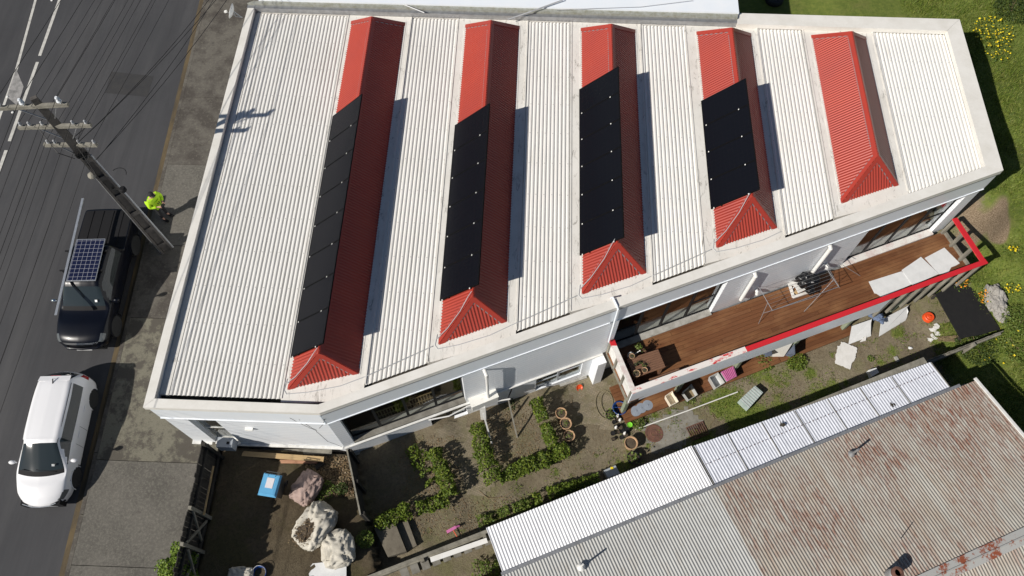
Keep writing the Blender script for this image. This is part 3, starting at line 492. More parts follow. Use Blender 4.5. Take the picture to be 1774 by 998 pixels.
        t=MB(); t.tube([A+Vector((-.05,.12,.06)),A+Vector((-.16,-.05,.0)),lerp(A,cl,.35)+Vector((-.02,.05,.05)),lerp(A,cl,.7)+Vector((-.04,.05,.05)),cl+Vector((-.05,.2,.05))],.011,6); t.build('cable','pvc_grey',lan)
# rib cable/downpipes on facade
mb=MB(); mb.tube([PS(9.38,-.35,3.52),PS(9.4,-.28,3.70),PS(9.4,.03,3.69),PS(9.42,.10,3.6),PS(9.45,.09,.9)],.032,8); mb.build('downpipe','white_fascia',bld)
mb=MB(); mb.tube([PS(5.03,.2,-.3),PS(5.03,.2,2.12)],.05,10); mb.tube([PS(5.03,.2,2.0),PS(5.03,.2,2.22),PS(5.03,-.02,2.22)],.062,10); mb.build('downpipe','white_plastic',bld)
for s,za,zb_ in ((17.55,.35,2.25),(13.95+.72,.35,2.2)):
    mb=MB(); mb.tube([PS(s,.11,za),PS(s,.11,zb_),PS(s+.0,.0,zb_+.06)],.068,12); mb.build('vent_pipe','white_plastic',bld,smooth=False)
    mb=MB(); mb.tube([PS(s+.6,.0,.55),PS(s+.6,.1,.55),PS(s+.6,.15,.42)],.06,10); mb.build('vent_cowl','white_plastic',bld)
# openings
def glazing(name,P,D,N,s0,s1,z0,z1,n,inset,mids=(),fr=.06,matf='dark_joinery',pd=.05):
    f=MB(); ps=lambda s,o,z: P+D*s+N*o+Vector((0,0,z))
    def bx(a,b,za,zb_,d=pd): f.hexa([ps(a,-inset,za),ps(b,-inset,za),ps(b,-inset-d,za),ps(a,-inset-d,za)],[ps(a,-inset,zb_),ps(b,-inset,zb_),ps(b,-inset-d,zb_),ps(a,-inset-d,zb_)])
    bx(s0,s1,z0,z0+fr*1.2); bx(s0,s1,z1-fr*1.2,z1)
    w=(s1-s0)/n
    for i in range(n+1):
        c=s0+w*i; a=max(s0,c-fr); b=min(s1,c+fr); bx(a,b,z0+fr*1.2+.001,z1-fr*1.2-.001,pd*.9)
    for i,zm in mids: bx(s0+w*i+fr+.001,s0+w*(i+1)-fr-.001,zm,zm+fr,pd*.8)
    o=f.build(name,matf,bld)
    for i in range(n):
        g=MB(); a,b=s0+w*i+fr*.9,s0+w*(i+1)-fr*.9; q=[ps(a,-inset-.02,z0+fr),ps(b,-inset-.02,z0+fr),ps(b,-inset-.02,z1-fr),ps(a,-inset-.02,z1-fr)]
        g.slab(q,.008,N); g.build('pane','glass',o)
    return o
glazing('window',PS(0),FD,FN,.35,4.3,-.13,2.43,4,.17,((3,.55),),fr=.045)
glazing('sliding_door',PS(0),FD,FN,9.7,13.66,-.16,2.45,4,.14,((0,.9),(3,1.0)),fr=.05)
glazing('sliding_door',PS(0),FD,FN,19.1,23.1,-.16,2.45,4,.14,((3,1.0),),fr=.05)
glazing('window',PS(0,-.05),FD,FN,2.98,4.3,-1.72,-.5,2,.10,matf='dark_joinery'); glazing('window',PS(0,-.05),FD,FN,6.92,8.72,-1.93,-.52,2,.06,((0,-1.3),(1,-1.15)),matf='tank_grey',fr=.04)
glazing('window',Vector((-10.71,6.49,0)),Vector((1,0,0)),Vector((0,-1,0)),.70,1.56,-.25,2.42,1,.15,((0,.9),),fr=.045,matf='white_timber')
def sillbox(s0,s1,o0,o1,z0,z1,name,mat): 
    m=MB(); m.hexa([PS(s0,o0,z0),PS(s1,o0,z0),PS(s1,o1,z0),PS(s0,o1,z0)],[PS(s0,o0,z1),PS(s1,o0,z1),PS(s1,o1,z1),PS(s0,o1,z1)]); return m.build(name,mat,bld)
sillbox(.36,4.29,.03,-.165,-.2,-.115,'sill','concrete_old'); sillbox(9.71,13.65,.10,-.135,-.24,-.15,'sill','concrete_pale'); sillbox(19.11,23.09,.12,-.135,-.24,-.14,'sill','white_peel')
MB().box(-10.0,-9.17,6.42,6.6,-.29,-.24).build('sill','white_timber',bld)
MB().box(-10.0,-9.17,6.68,7.4,1.9,1.96).build('blind','cream_cap',bld)
# rooms behind the glass
m=MB()
for a,b in ((.2,4.6),(9.5,13.9),(18.9,23.3)):
    d_=.36 if a<1 else .5; m.hexa([PS(a,-.202,-.26),PS(b,-.202,-.26),PS(b,-d_,-.26),PS(a,-d_,-.26)],[PS(a,-.202,-.165),PS(b,-.202,-.165),PS(b,-d_,-.165),PS(a,-d_,-.165)])
m.build('inner_sill','room_floor',bld)
m=MB()
for a,b in ((9.5,13.9),(18.9,23.3)): m.hexa([PS(a,-.5,-.28),PS(b,-.5,-.28),PS(b,-4,-.28),PS(a,-4,-.28)],[PS(a,-.5,-.17),PS(b,-.5,-.17),PS(b,-4,-.17),PS(a,-4,-.17)])
m.hexa([PS(.2,-.37,-1.5),PS(4.6,-.37,-1.5),PS(4.6,-4,-1.5),PS(.2,-4,-1.5)],[PS(.2,-.37,-1.4),PS(4.6,-.37,-1.4),PS(4.6,-4,-1.4),PS(.2,-4,-1.4)])
m.build('floor','room_timber',bld)
m=MB()
for a,b in ((0,4.8),(9.2,14.2),(18.7,23.5)):
    q=[PS(a,-4.02),PS(b,-4.02),PS(b,-4.2),PS(a,-4.2)]; m.hexa([p+Vector((0,0,-.3)) for p in q],[p+Vector((0,0,2.9)) for p in q])
m.hexa([PS(.1,-.21,2.8),PS(23.5,-.21,2.8),PS(23.5,-6,2.8),PS(.1,-6,2.8)],[PS(.1,-.21,2.9),PS(23.5,-.21,2.9),PS(23.5,-6,2.9),PS(.1,-6,2.9)])
m.hexa([PS(4.7,-.8,-3.3),PS(23.5,-.8,-3.3),PS(23.5,-.9,-3.3),PS(4.7,-.9,-3.3)],[PS(4.7,-.8,-.31),PS(23.5,-.8,-.31),PS(23.5,-.9,-.31),PS(4.7,-.9,-.31)])
m.build('inner_wall','room_dark',bld)
for s0 in (1.3,2.5):
    m=MB()
    for k in range(9): m.bar(PS(s0+.1*k,-.5,-.3),PS(s0+.1*k,-.5,.5),.02)
    m.bar(PS(s0,-.5,.5),PS(s0+.85,-.5,.5),.035); m.bar(PS(s0,-.5,.0),PS(s0+.85,-.5,.0),.03); m.build('stair_rail','raw_pine',bld)
# cracks in the south wall and eave vents
m=MB(); m.box(-8.45,-8.2,6.40,6.49,1.55,1.62); m.build('wall_vent','white_plastic',bld)
def crack(px):
    m=MB(); pts=[]
    for a,b in px: p=onplane(a,b,Vector((0,6.449 if b<733 else 6.487,0)),Vector((0,-1,0))); pts.append(p)
    m.tube(pts,.006,5); m.build('crack','dark_gutter',bld)
crack([(502,724),(511,729),(523,735),(536,741),(548,746),(549,749)]); crack([(518,727),(527,733),(541,742),(548,745)]); crack([(550,749),(560,758),(568,765),(582,770),(592,774)]); crack([(553,742),(558,737),(561,731),(562,726)])
# white box on the wall, with pipes and props
wb=thing('wall_cabinet','white flat-topped metal cabinet mounted on pipes beside the tall window','cabinet',at(848,700,-.75))
p0=[at(*a,.05) for a in ((812,689),(857,674),(863,688),(818,706))]
m=MB(); zt=[Vector((p.x,p.y,.05)) for p in p0]; m.hexa([p-Vector((0,0,.42)) for p in zt],zt); m.build('cabinet_body','dirty_white_box',wb)
m=MB(); c_=sum(zt,Vector())/4; m.hexa([c_+(p-c_)*1.06 for p in zt],[c_+(p-c_)*1.06+Vector((0,0,.025)) for p in zt]); m.build('lid','dirty_white_box',wb)
q=PS(4.8,.25); m=MB(); m.box(q.x-.1,q.x+.1,q.y-.1,q.y+.1,-2.3,-.375); m.build('leg','white_timber',wb)
pr=thing('prop_pole','white timber prop leaning below the wall cabinet','pole',gp(852,768)); m=MB(); a=gp(852,768); b=at(837,716,-.47); m.bar(a,b,.05); m.build('pole_shaft','white_timber',pr)
pr=thing('clothes_prop','thin weathered timber pole standing in the bare garden bed','pole',gp(896,758)); a=gp(896,758); b=at(880,690,-.5); m=MB(); m.bar(a,b,.045); m.build('pole_shaft','arm_timber',pr); m=MB(); m.bar(b,PS(6.0,0,-.45),.04); m.build('bracket','dark_joinery',pr)
pi=thing('waste_pipe','white pipe running along the wall beneath the tall window','pipe',at(760,730,-.5)); m=MB(); m.tube([PS(2.9,.10,-.36),PS(3.6,.2,-.42),at(812,703,-.5),at(884,691,-.5)],.026,8); m.build('pipe_run','white_plastic',pi)
# ------------------------------------------------------------------ solar panels on the lanterns
ORD=['first','second','third','fourth','fifth','sixth','seventh','eighth']
tilt=Euler((0,-R_(45),0))
def make_panel(loc):
    t=thing('solar_panel','','solar panel',loc,tilt,'black solar panels on the roof lanterns'); w,l,h=1.76,1.131,.035
    m=MB(); m.box(0,w,0,.03,-h,0); m.box(0,w,l-.03,l,-h,0); m.box(0,.03,.03,l-.03,-h,0); m.box(w-.03,w,.03,l-.03,-h,0); m.build('frame','panel_frame',t,False)
    m=MB(); m.box(.03,w-.03,.03,l-.03,-.02,-.002); m.build('cell_sheet','panel_black',t,False)
    m=MB(); m.box(.35,.39,-.01,l+.01,-.075,-.036); m.box(1.35,1.39,-.01,l+.01,-.075,-.036); m.build('mounting_rail','black_plastic',t,False)
    for x in (.10,1.36): m=MB(); m.box(x,x+.036,-.03,.012,-.01,.006); m.build('clamp','white_plastic',t,False)
    return t
first=None
ARR=[(17.24,8),(17.02,6),(18.80,6),(18.45,4)]
for i,(y1,n_) in enumerate(ARR):
    x=XR[i]-1.095
    for k in range(n_):
        loc=Vector((x,y1-1.134*(k+1),3.475)); lab=f'{ORD[k]} black solar panel from the top on the {ORD[i]} red lantern from the street'
        if first is None: first=make_panel(loc); first['label']=lab
        else: dup(first,loc,tilt,lab)
# ------------------------------------------------------------------ building behind (top edge)
bk=thing('neighbouring_building','flat white roofed building joined behind the long building at the top edge','building',(-1,26,-.3))
m=MB(); m.prism([(-10.3,22.36),(7.82,22.44),(8.0,33),(-10.2,33)],3.6,3.80); m.build('roof','white_fascia',bk)
m=MB(); m.prism([(-10.72,22.07),(7.74,22.07),(7.76,22.24),(-10.72,22.22)],3.45,3.66); m.build('gutter','galv',bk)
m=MB(); m.prism([(-10.72,22.223),(7.76,22.243),(7.8,22.435),(-10.5,22.355)],3.4,3.74); m.build('flashing','mossy_flash',bk)
m=MB(); m.box(-10.25,7.9,23.2,32.9,-1,3.59); m.build('wall','white_cladding',bk)
for pts_,r_ in ((((700,8,3.84),(735,22,3.80)),.02),(((880,34,3.75),(920,20,3.87),(975,0,3.9)),.025),(((960,17,3.85),(1110,12,3.85),(1200,1,3.85)),.008)): m=MB(); m.tube([at(*q_) for q_ in pts_],r_,6); m.build('cable','pvc_grey',bk)
ty=thing('tyre','large black tyre lying in shade behind the long building','tyre',gp(1340,2)); c_=gp(1340,2); m=MB(); m.lathe([(.18,.0),(.36,.0),(.40,.06),(.40,.16),(.36,.22),(.18,.22),(.22,.12)],c_,24); m.build('tread','tyre',ty); m=MB(); m.lathe([(.0,.08),(.19,.08),(.19,.12),(0,.12)],c_,20); m.build('rim','rim_dark',ty)
ds=thing('satellite_dish','grey satellite dish on the wall beside the footpath at the top left','dish',at(412,26,2.8))
m=MB(); c_=at(404,20,3.0); ax=Vector((-.95,.05,.33)).normalized(); prof=[(.02+.27*k/7,.09*(k/7)**2) for k in range(8)]; m.lathe(prof+[(r,z-.012) for r,z in prof[::-1]],c_,24,ax); m.build('reflector','white_plastic',ds,smooth=True)
m=MB(); m.tube([c_-ax*.02,at(418,30,2.75)],.025,8); m.tube([c_-ax*.02,c_+Vector((0,0,-.25)),at(420,30,2.6)],.018,8); m.build('bracket','galv',ds)
m=MB(); l_=at(391,20,3.05); m.tube([c_-Vector((0,0,.2)),l_],.012,6); m.build('feed_arm','galv',ds); m=MB(); m.obox(l_,(.05,0,.02),(0,.04,0),(-.01,0,.03)); m.build('receiver','white_plastic',ds)
# ------------------------------------------------------------------ deck
ZD=-.2; FLc=Vector((3.82,8.36,0)); FRc=Vector((16.70,13.74,0)); DD=(FRc-FLc).normalized(); DN=Vector((DD.y,-DD.x,0)); DL=(FRc-FLc).length
def PD(d,off=0,z=0): return FLc+DD*d+DN*off+Vector((0,0,z))
def dof(px,py,z): return (at(px,py,z)-FLc).dot(DD)
deck=thing('timber_deck','long brown timber deck with red and white rail along the white building','deck',PD(7,-.9,-1.9))
wl=PS(9.52,.0); wr=at(1633,402,ZD); frr=at(1676,462,ZD)
oL=(FLc-S0).dot(FN); lam=Vector((FLc.x,FLc.y,0))
m=MB(); n_=13
for k in range(n_):
    t0,t1=(k+.03)/n_,(k+.97)/n_
    L0,L1=lerp(wl,lam,t0),lerp(wl,lam,t1); R0,R1=lerp(wr,frr,t0),lerp(wr,frr,t1)
    for p in (L0,L1,R0,R1): p.z=0
    cuts=[0]+sorted(random.uniform(.12,.88) for _ in range(2))+[1]
    for a,b in zip(cuts,cuts[1:]):
        q=[lerp(L1,R1,a+.0004),lerp(L1,R1,b-.0004),lerp(L0,R0,b-.0004),lerp(L0,R0,a+.0004)]
        m.hexa([p+Vector((0,0,ZD-.03)) for p in q],[p+Vector((0,0,ZD)) for p in q])
m.build('decking','deck_timber',deck)
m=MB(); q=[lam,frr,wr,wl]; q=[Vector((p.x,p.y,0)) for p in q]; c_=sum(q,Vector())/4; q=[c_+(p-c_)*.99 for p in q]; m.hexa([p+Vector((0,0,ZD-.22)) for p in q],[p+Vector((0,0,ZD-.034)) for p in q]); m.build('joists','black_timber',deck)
def dbox(d0,d1,o0,o1,z0,z1,name,mat,par=None):
    m=MB(); m.hexa([PD(d0,o0,z0),PD(d1,o0,z0),PD(d1,o1,z0),PD(d0,o1,z0)],[PD(d0,o0,z1),PD(d1,o0,z1),PD(d1,o1,z1),PD(d0,o1,z1)]); return m.build(name,mat,par or deck)
dpe=dof(1552,518,.8); dred=dof(1292,604,.8)
dbox(.0,dpe,-.02,-.14,-.42,.755,'rail_panel','white_fascia'); dbox(.0,dpe,-.145,-.17,-.2,.755,'rail_panel','white_timber')
dbox(-.03,dred,.02,-.18,.757,.8,'handrail','red_white_peel'); dbox(dred+.002,DL+.02,.02,-.16,.757,.8,'handrail','red_paint')
for d in (.12,2.28,4.62,7.0,9.25,11.35): dbox(d-.07,d+.07,-.15,-.29,-2.5,-.425,'post','green_timber')
for k in range(7):
    d=lerp(dpe+.15,DL-.06,k/6); dbox(d-.05,d+.05,-.04,-.14,-1.25+.02*k,.755,'baluster','grey_timber')
dbox(dpe+.02,DL-.4,-.145,-.19,-.42,-.22,'edge_beam','grey_timber')
# end rail by the lawn
e0=PD(DL-.1,-.1); e1=at(1654,378,.8); e1.z=0
m=MB(); u=(e1-e0).normalized(); w=Vector((u.y,-u.x,0))*.1
m.hexa([e0-w+Vector((0,0,.76)),e0+w+Vector((0,0,.76)),e1+w+Vector((0,0,.76)),e1-w+Vector((0,0,.76))],[e0-w+Vector((0,0,.803)),e0+w+Vector((0,0,.803)),e1+w+Vector((0,0,.803)),e1-w+Vector((0,0,.803))]); m.build('handrail','red_paint',deck)
for t in (.33,.66,.97): m=MB(); p=lerp(e0,e1,t); m.box(p.x-.05,p.x+.05,p.y-.05,p.y+.05,-1.1,.757); m.build('baluster','grey_timber',deck)
m=MB(); m.bar(wr+Vector((.03,0,.01)),frr+Vector((.03,0,.01)),.09,.2); m.build('edge_beam','grey_timber',deck)
for p,q in ((lerp(wr,frr,.33),lerp(e0,e1,.66)),(lerp(wr,frr,.72),lerp(e0,e1,.33))): m=MB(); m.bar(Vector((p.x,p.y,-.26)),Vector((q.x,q.y,-.26)),.09); m.build('stringer','grey_timber',deck)
# street-end panel
p0=PS(9.56,.02); p1=FLc.copy(); u=(p1-p0); Lp=u.length; u.normalize(); w=Vector((u.y,-u.x,0)); 
if w.x<0: w=-w
m=MB(); P=lambda a,o,z: p0+u*a+w*o+Vector((0,0,z))
m.hexa([P(0,.03,-.42),P(Lp-.05,.03,-.42),P(Lp-.05,.10,-.42),P(0,.10,-.42)],[P(0,.03,.755),P(Lp-.05,.03,.755),P(Lp-.05,.10,.755),P(0,.10,.755)]); m.build('rail_panel','white_timber',deck)
for k in range(4): m=MB(); a=lerp(.04,Lp-.1,k/3); m.hexa([P(a-.045,-.03,-.45),P(a+.045,-.03,-.45),P(a+.045,.028,-.45),P(a-.045,.028,-.45)],[P(a-.045,-.03,.755),P(a+.045,-.03,.755),P(a+.045,.028,.755),P(a-.045,.028,.755)]); m.build('stud','grey_timber',deck)
m=MB(); m.hexa([P(0,-.03,-.45),P(Lp,-.03,-.45),P(Lp,.028,-.45),P(0,.028,-.45)],[P(0,-.03,-.33),P(Lp,-.03,-.33),P(Lp,.028,-.33),P(0,.028,-.33)]); m.build('edge_beam','grey_timber',deck)
m=MB(); m.hexa([P(.0,-.05,.757),P(Lp-.1,-.05,.757),P(Lp-.1,.13,.757),P(0,.13,.757)],[P(.0,-.05,.803),P(Lp-.1,-.05,.803),P(Lp-.1,.13,.803),P(0,.13,.803)]); m.build('handrail','white_peel',deck)
m=MB(); m.hexa([P(.0,-.055,.757),P(.24,-.055,.757),P(.24,.135,.757),P(0,.135,.757)],[P(.0,-.055,.806),P(.2,-.055,.806),P(.26,.135,.806),P(0,.135,.806)]); m.build('handrail','red_paint',deck)
# low platform under the deck
lp=thing('timber_platform','low brown timber platform on the ground beneath the deck rail','platform',gp(1200,690)); a=at(1084,733,-1.93); b=at(1482,577,-1.75)
u=(b-a); Lq=u.length; u.normalize(); w=Vector((-u.y,u.x,0)).normalized(); m=MB()
for k in range(10):
    for j in range(3): p,q=a+u*(Lq*j/3+.01)+w*(.145*k),a+u*(Lq*(j+1)/3-.01)+w*(.145*k); m.hexa([p-Vector((0,0,.1)),q-Vector((0,0,.1)),q+w*.138-Vector((0,0,.1)),p+w*.138-Vector((0,0,.1))],[p,q,q+w*.138,p+w*.138])
m.build('platform_boards','deck_timber',lp)
ZPF=lambda p: a.z+(p-a).dot(u)*u.z
# ------------------------------------------------------------------ things on the deck
tb=thing('picnic_table','slatted brown timber table with pots at the street end of the deck','table',at(1120,640,ZD))
c4=[at(*k,.5) for k in ((1086,622),(1140,605),(1153,636),(1100,655))]; m=MB()
for k in range(9):
    t0,t1=(k+.04)/9,(k+.94)/9; q=[lerp(c4[0],c4[3],t0),lerp(c4[1],c4[2],t0),lerp(c4[1],c4[2],t1),lerp(c4[0],c4[3],t1)]
    q=[Vector((p.x,p.y,0)) for p in q]; m.hexa([p+Vector((0,0,.47)) for p in q],[p+Vector((0,0,.5)) for p in q])
m.build('table_top','bench_timber',tb)
cc=sum(c4,Vector())/4
for p in c4: q=cc+(p-cc)*.82; m=MB(); m.box(q.x-.035,q.x+.035,q.y-.035,q.y+.035,ZD,.469); m.build('leg','bench_timber',tb)
def bench(px,z,label):
    t=thing('bench',label,'bench',(*at(*px[0],ZD)[:2],ZD)); c=[at(*k,z) for k in px]; m=MB()
    for k in range(4):
        t0,t1=(k+.04)/4,(k+.94)/4; q=[lerp(c[0],c[3],t0),lerp(c[1],c[2],t0),lerp(c[1],c[2],t1),lerp(c[0],c[3],t1)]; q=[Vector((p.x,p.y,0)) for p in q]; m.hexa([p+Vector((0,0,z-.03)) for p in q],[p+Vector((0,0,z)) for p in q])
    m.build('seat','bench_timber',t); cc=sum(c,Vector())/4
    for p in c: q=cc+(p-cc)*.85; m=MB(); m.box(q.x-.03,q.x+.03,q.y-.03,q.y+.03,ZD,z-.031); m.build('leg','bench_timber',t)
bench(((1123,657),(1176,638),(1181,645),(1127,664)),.22,'narrow slatted timber bench between the table and the white deck panel')
bench(((1093,611),(1115,603),(1120,608),(1098,617)),.25,'short timber bench holding a watering can beside the table')
def pot(c,r,h,label,mat='terracotta',group=None,fill='soil',name='plant_pot',lv=None,nl=60,lr=None,cat='pot'):
    t=thing(name,label,cat,c,0,group); m=MB(); m.lathe([(r*.72,0),(r,h),(r*.88,h),(r*.84,h*.9),(r*.8,h*.84)],(0,0,0),20); m.build('pot_body',mat,t,False,smooth=False)
    if fill: m=MB(); m.lathe([(r*.82,h*.78),(r*.80,h*.84),(r*.3,h*.88)],(0,0,0),14); m.build('soil',fill,t,False)
    if lv:
        R=lr or r; n=nl; P=np.stack([RNG.normal(0,R*.5,n),RNG.normal(0,R*.5,n),h+np.abs(RNG.normal(0,R*.5,n))],1); o=leaves('foliage',lv,None,P,R*.42); o.parent=t
    return t
for k,(px,l) in enumerate((((1094,619),'small shallow clay pot at the corner of the slatted table'),((1102,649),'widest clay pot at the front edge of the slatted table'),((1116,643),'clay pot nearest the middle of the slatted table'))):
    pot(at(*px,.5),(.10,.13,.10)[k],.12,l,lv='dark_leaf',nl=10)
for k,(px,l) in enumerate((((1107,630),'dark leafy seedling pot behind the clay pots on the table'),((1115,634),'bright leafy plant pot on the middle of the slatted table'),((1101,633),'black pot with sprawling stems on the slatted table'))): pot(at(*px,.5),.06,.09,l,'black_pot',lv=('dark_leaf','weed_leaf','dark_leaf')[k],nl=26,lr=.09)
wc=thing('watering_can','white watering can on the short bench','watering can',at(1092,617,.25)); m=MB(); m.lathe([(.10,0),(.11,.02),(.11,.16),(.07,.22),(.05,.23)],(0,0,0),20); m.build('can_body','white_plastic',wc,False,True)
m=MB(); m.tube([(.09,.0,.05),(.2,.06,.2),(.27,.09,.27)],[.02,.014,.012],8); m.lathe([(.012,0),(.03,.04),(.03,.045)],(.27,.09,.27),12,(.8,.3,.5)); m.build('spout','white_plastic',wc,False,True); m=MB(); m.tube([(-.09,-.03,.2),(-.06,-.02,.30),(.02,.01,.30),(.06,.02,.22)],.01,6); m.build('handle','black_plastic',wc,False,True)
pot(at(1106,606,.25),.07,.1,'dark pot of trailing green leaves on the short bench','black_pot',lv='weed_leaf',nl=70,lr=.15)
# white sheets lying on the deck
def sheetthing(px,z,th,label,name='white_sheet',mat='sheet_white',cat='sheet',group=None,zs=None,rag=0):
    pts=[at(*p,(zs[i] if zs else z)) for i,p in enumerate(px)]
    if rag:
        q=[]
        for i,p in enumerate(pts):
            nx=pts[(i+1)%len(pts)]
            for t in np.linspace(0,1,7)[:-1]: v=lerp(p,nx,float(t)); q.append(v+Vector((random.uniform(-rag,rag),random.uniform(-rag,rag),0)) if t>0 else v)
        pts=q
    n=Vector((0,0,0))
    for i in range(len(pts)): n+=(pts[i]-pts[0]).cross(pts[(i+1)%len(pts)]-pts[0])
    n.normalize(); n=n if n.z>0 else -n
    m=MB(); m.slab(pts if True else 0,th,n); return single(m,name,mat,label,cat,group)
sheetthing(((1505,488),(1562,470),(1583,491),(1528,515),(1519,509),(1515,508)),ZD+.012,.01,'white plasterboard sheet on the deck, the one nearest the clothes airer')
sheetthing(((1562,468),(1595.5,445),(1627,474.5),(1581,494)),ZD+.028,.012,'large square white sheet in the middle of three on the deck')
sheetthing(((1602,447),(1636,429),(1663,456),(1656,460),(1648,463),(1643,472),(1627,475)),ZD+.012,.01,'scuffed white sheet with torn corner at the far end of the deck')
# airer
A_=thing('clothes_airer','folding metal clothes airer standing on the deck by the white wall','clothes airer',(*at(1370,510,ZD)[:2],ZD))
za=.75; P4=[at(1307,484,za),at(1420,446,za),at(1453,497,za),at(1338,538,za)]
m=MB(); m.tube([P4[0],P4[1]],.010,8); m.tube([P4[3],P4[2]],.010,8); m.tube([P4[0],P4[3]],.010,8); m.tube([P4[1],P4[2]],.010,8); m.build('top_frame','alu',A_)
m=MB()
for t in np.linspace(.1,.9,9): m.tube([lerp(P4[0],P4[3],float(t)),lerp(P4[1],P4[2],float(t))],.004,5)
m.build('drying_wires','galv',A_)
ft=[Vector((*at(*p,ZD)[:2],ZD)) for p in ((1314,561),(1393,540))]; 
for top,f in ((lerp(P4[0],P4[3],.75),ft[0]),(lerp(P4[1],P4[2],.75),ft[1])):
    m=MB(); m.tube([top,f],.009,7); m.build('leg','alu',A_)
f2=[Vector((p.x,p.y,ZD)) for p in (ft[0]+FN*-.95,ft[1]+FN*-.95)]
for top,f in ((lerp(P4[0],P4[3],.25),f2[0]),(lerp(P4[1],P4[2],.25),f2[1])): m=MB(); m.tube([top,f],.009,7); m.build('leg','alu',A_)
m=MB(); m.tube([lerp(lerp(P4[0],P4[3],.75),ft[0],.5),lerp(lerp(P4[1],P4[2],.75),ft[1],.5)],.009,6); m.build('brace','alu',A_)
A2=thing('clothes_airer','narrow metal airer with its legs splayed beyond the black bag','clothes airer',(*at(1450,470,ZD)[:2],ZD)); Q=[at(1422,446,.85),at(1434,443,.85)]
for a_,b_ in ((Q[0],at(1443,486,ZD)),(Q[0]+Vector((.06,0,0)),at(1455,499,ZD)),(Q[1],at(1472,452,.3)),(Q[1],at(1490,478,ZD))):
    b_=Vector(b_); m=MB(); m.tube([a_,b_],.009,7); m.build('leg','alu',A2)
m=MB(); m.tube([Q[0],Q[1]],.013,7); m.tube([Q[0]+Vector((0,0,.04)),Q[1]+Vector((.05,0,.04))],.013,7); m.build('top_bar','alu',A2)
# offcut pile and bag
pl=thing('timber_offcuts','pile of pale timber and board offcuts under a black bag','offcut pile',at(1385,498,ZD))
bp=[(1362,480),(1372,513),(1400,505),(1385,472)]
for k,(a_,b_,z_,w_) in enumerate((((1365,484),(1375,516),.0,.10),((1374,515),(1404,505),.06,.09),((1370,476),(1396,470),.1,.12),((1384,474),(1404,503),.16,.08),((1368,490),(1392,496),.2,.16),((1378,508),(1398,488),.26,.14))):
    m=MB(); m.bar(at(*a_,ZD+z_+.05),at(*b_,ZD+z_+.05),w_,.05); m.build('offcut',('white_timber','raw_pine')[k%3==2],pl)
m=MB(); q=[at(*k,ZD+.38) for k in ((1375,492),(1392,484),(1400,500),(1383,508))]; m.slab(q,.02); m.build('board','white_timber',pl)
m=MB(); c_=at(1400,486,ZD+.62); lump(m,c_,.36,(1.0,.85,.72),.42,2.2,4,3); lump(m,at(1404,502,ZD+.35),.2,(.8,1,.7),.5,3,3,9); single(m,'rubbish_bag','bin_bag','crumpled black rubbish bag on the offcut pile on the deck','bag',smooth=True)
# ------------------------------------------------------------------ neighbouring shed
nb=thing('shed_building','long low building with white lean-to and rusty corrugated main roof','shed',(8,4,-2))
ND=Vector((.9177,.3973,0)).normalized(); NN=Vector((ND.y,-ND.x,0)); nang=math.atan2(ND.y,ND.x)
OB=at(866,995,.42); OB=Vector((OB.x,OB.y,0)); e_=at(1660,665,.42); LB=(Vector((e_.x,e_.y,0))-OB).dot(ND)
def PN(s,o,z): return OB+ND*s+NN*o+Vector((0,0,z))
sw=(at(1235,845,.4)-OB).dot(ND); le0=at(842,915,.18); le1=at(1195,775,.18); le2=at(1612,627,.18)
def ofs(p): return -(Vector((p.x,p.y,0))-OB).dot(NN)
w0=ofs(le0); s0_=(le0-OB).dot(ND); sm=(le1-OB).dot(ND); s2=(le2-OB).dot(ND); w2=ofs(le2)
m=MB(); m.sheet(PN(0,0,.40),ND,(-NN*1.0+Vector((0,0,-.13))).normalized(),s0_,sm+.06,.0,w0*1.01,.100,.012,(0,0,1),8); m.build('lean_to_roof','neighbour_white',nb,smooth=True)
m=MB(); m.sheet(PN(0,0,.33),ND,(-NN*1.0+Vector((0,0,-.13))).normalized(),sm+.1,s2,.0,lambda a:lerp(w0,w2,(a-sm)/(s2-sm)),.100,.012,(0,0,1),8); lr_=m.build('lean_to_roof','neighbour_silver',nb,smooth=True)
for k in range(8):
    s=lerp(sm+.12,s2-1.6,k/6) if k<7 else s2-.03; wk=lerp(w0,w2,(s-sm)/(s2-sm)); m=MB(); m.bar(PN(s,-.05,.352),PN(s+.02,-wk*.97,.352-.128*wk),.022,.01); m.build('sheet_lap','grey_timber',nb)
m=MB()
for k in range(60): s=lerp(sm+.2,s2-.2,k/59); m.box(*(lambda p:(p.x-.013,p.x+.013,p.y-.013,p.y+.013,p.z,p.z+.012))(PN(s,-w0*.5,.275)))
m.build('roof_screws','rust_iron',nb)
for px in ((1356,735),(1547,701)):
    m=MB(); c=at(*px,.31); q=[c+Vector((a_,b_,0)) for a_,b_ in ((-.10,-.06),(.02,-.09),(.10,-.02),(.06,.05),(-.03,.03),(-.06,.09))]; m.slab(q,.012); m.build('hole_patch','dark_gutter',nb)
m=MB(); m.bar(PN(s0_-.05,.02,.44),PN(LB,.02,.44),.10,.07); m.build('gutter','galv',nb)
rz=lambda o: .47+.17*o
m=MB(); m.sheet(PN(0,.07,.47),ND,(NN+Vector((0,0,.17))).normalized(),-.3-2,sw,.0,4.62*1.014,.098,.013,(0,0,1),8); m.build('roof','roof_grey',nb,smooth=True)
re=(at(1688,658,.5)-OB).dot(ND); re2=(at(1774,765,.9)-OB).dot(ND)
m=MB(); m.sheet(PN(0,.07,.475),ND,(NN+Vector((0,0,.17))).normalized(),sw,re,.0,4.62*1.014,.098,.013,(0,0,1),8); m.build('roof','roof_rusty',nb,smooth=True)
m=MB(); m.bar(PN(re+.03,.0,.53),PN(re+.03,4.7,1.33),.09,.06); m.build('barge_flashing','white_timber',nb)
m=MB(); 
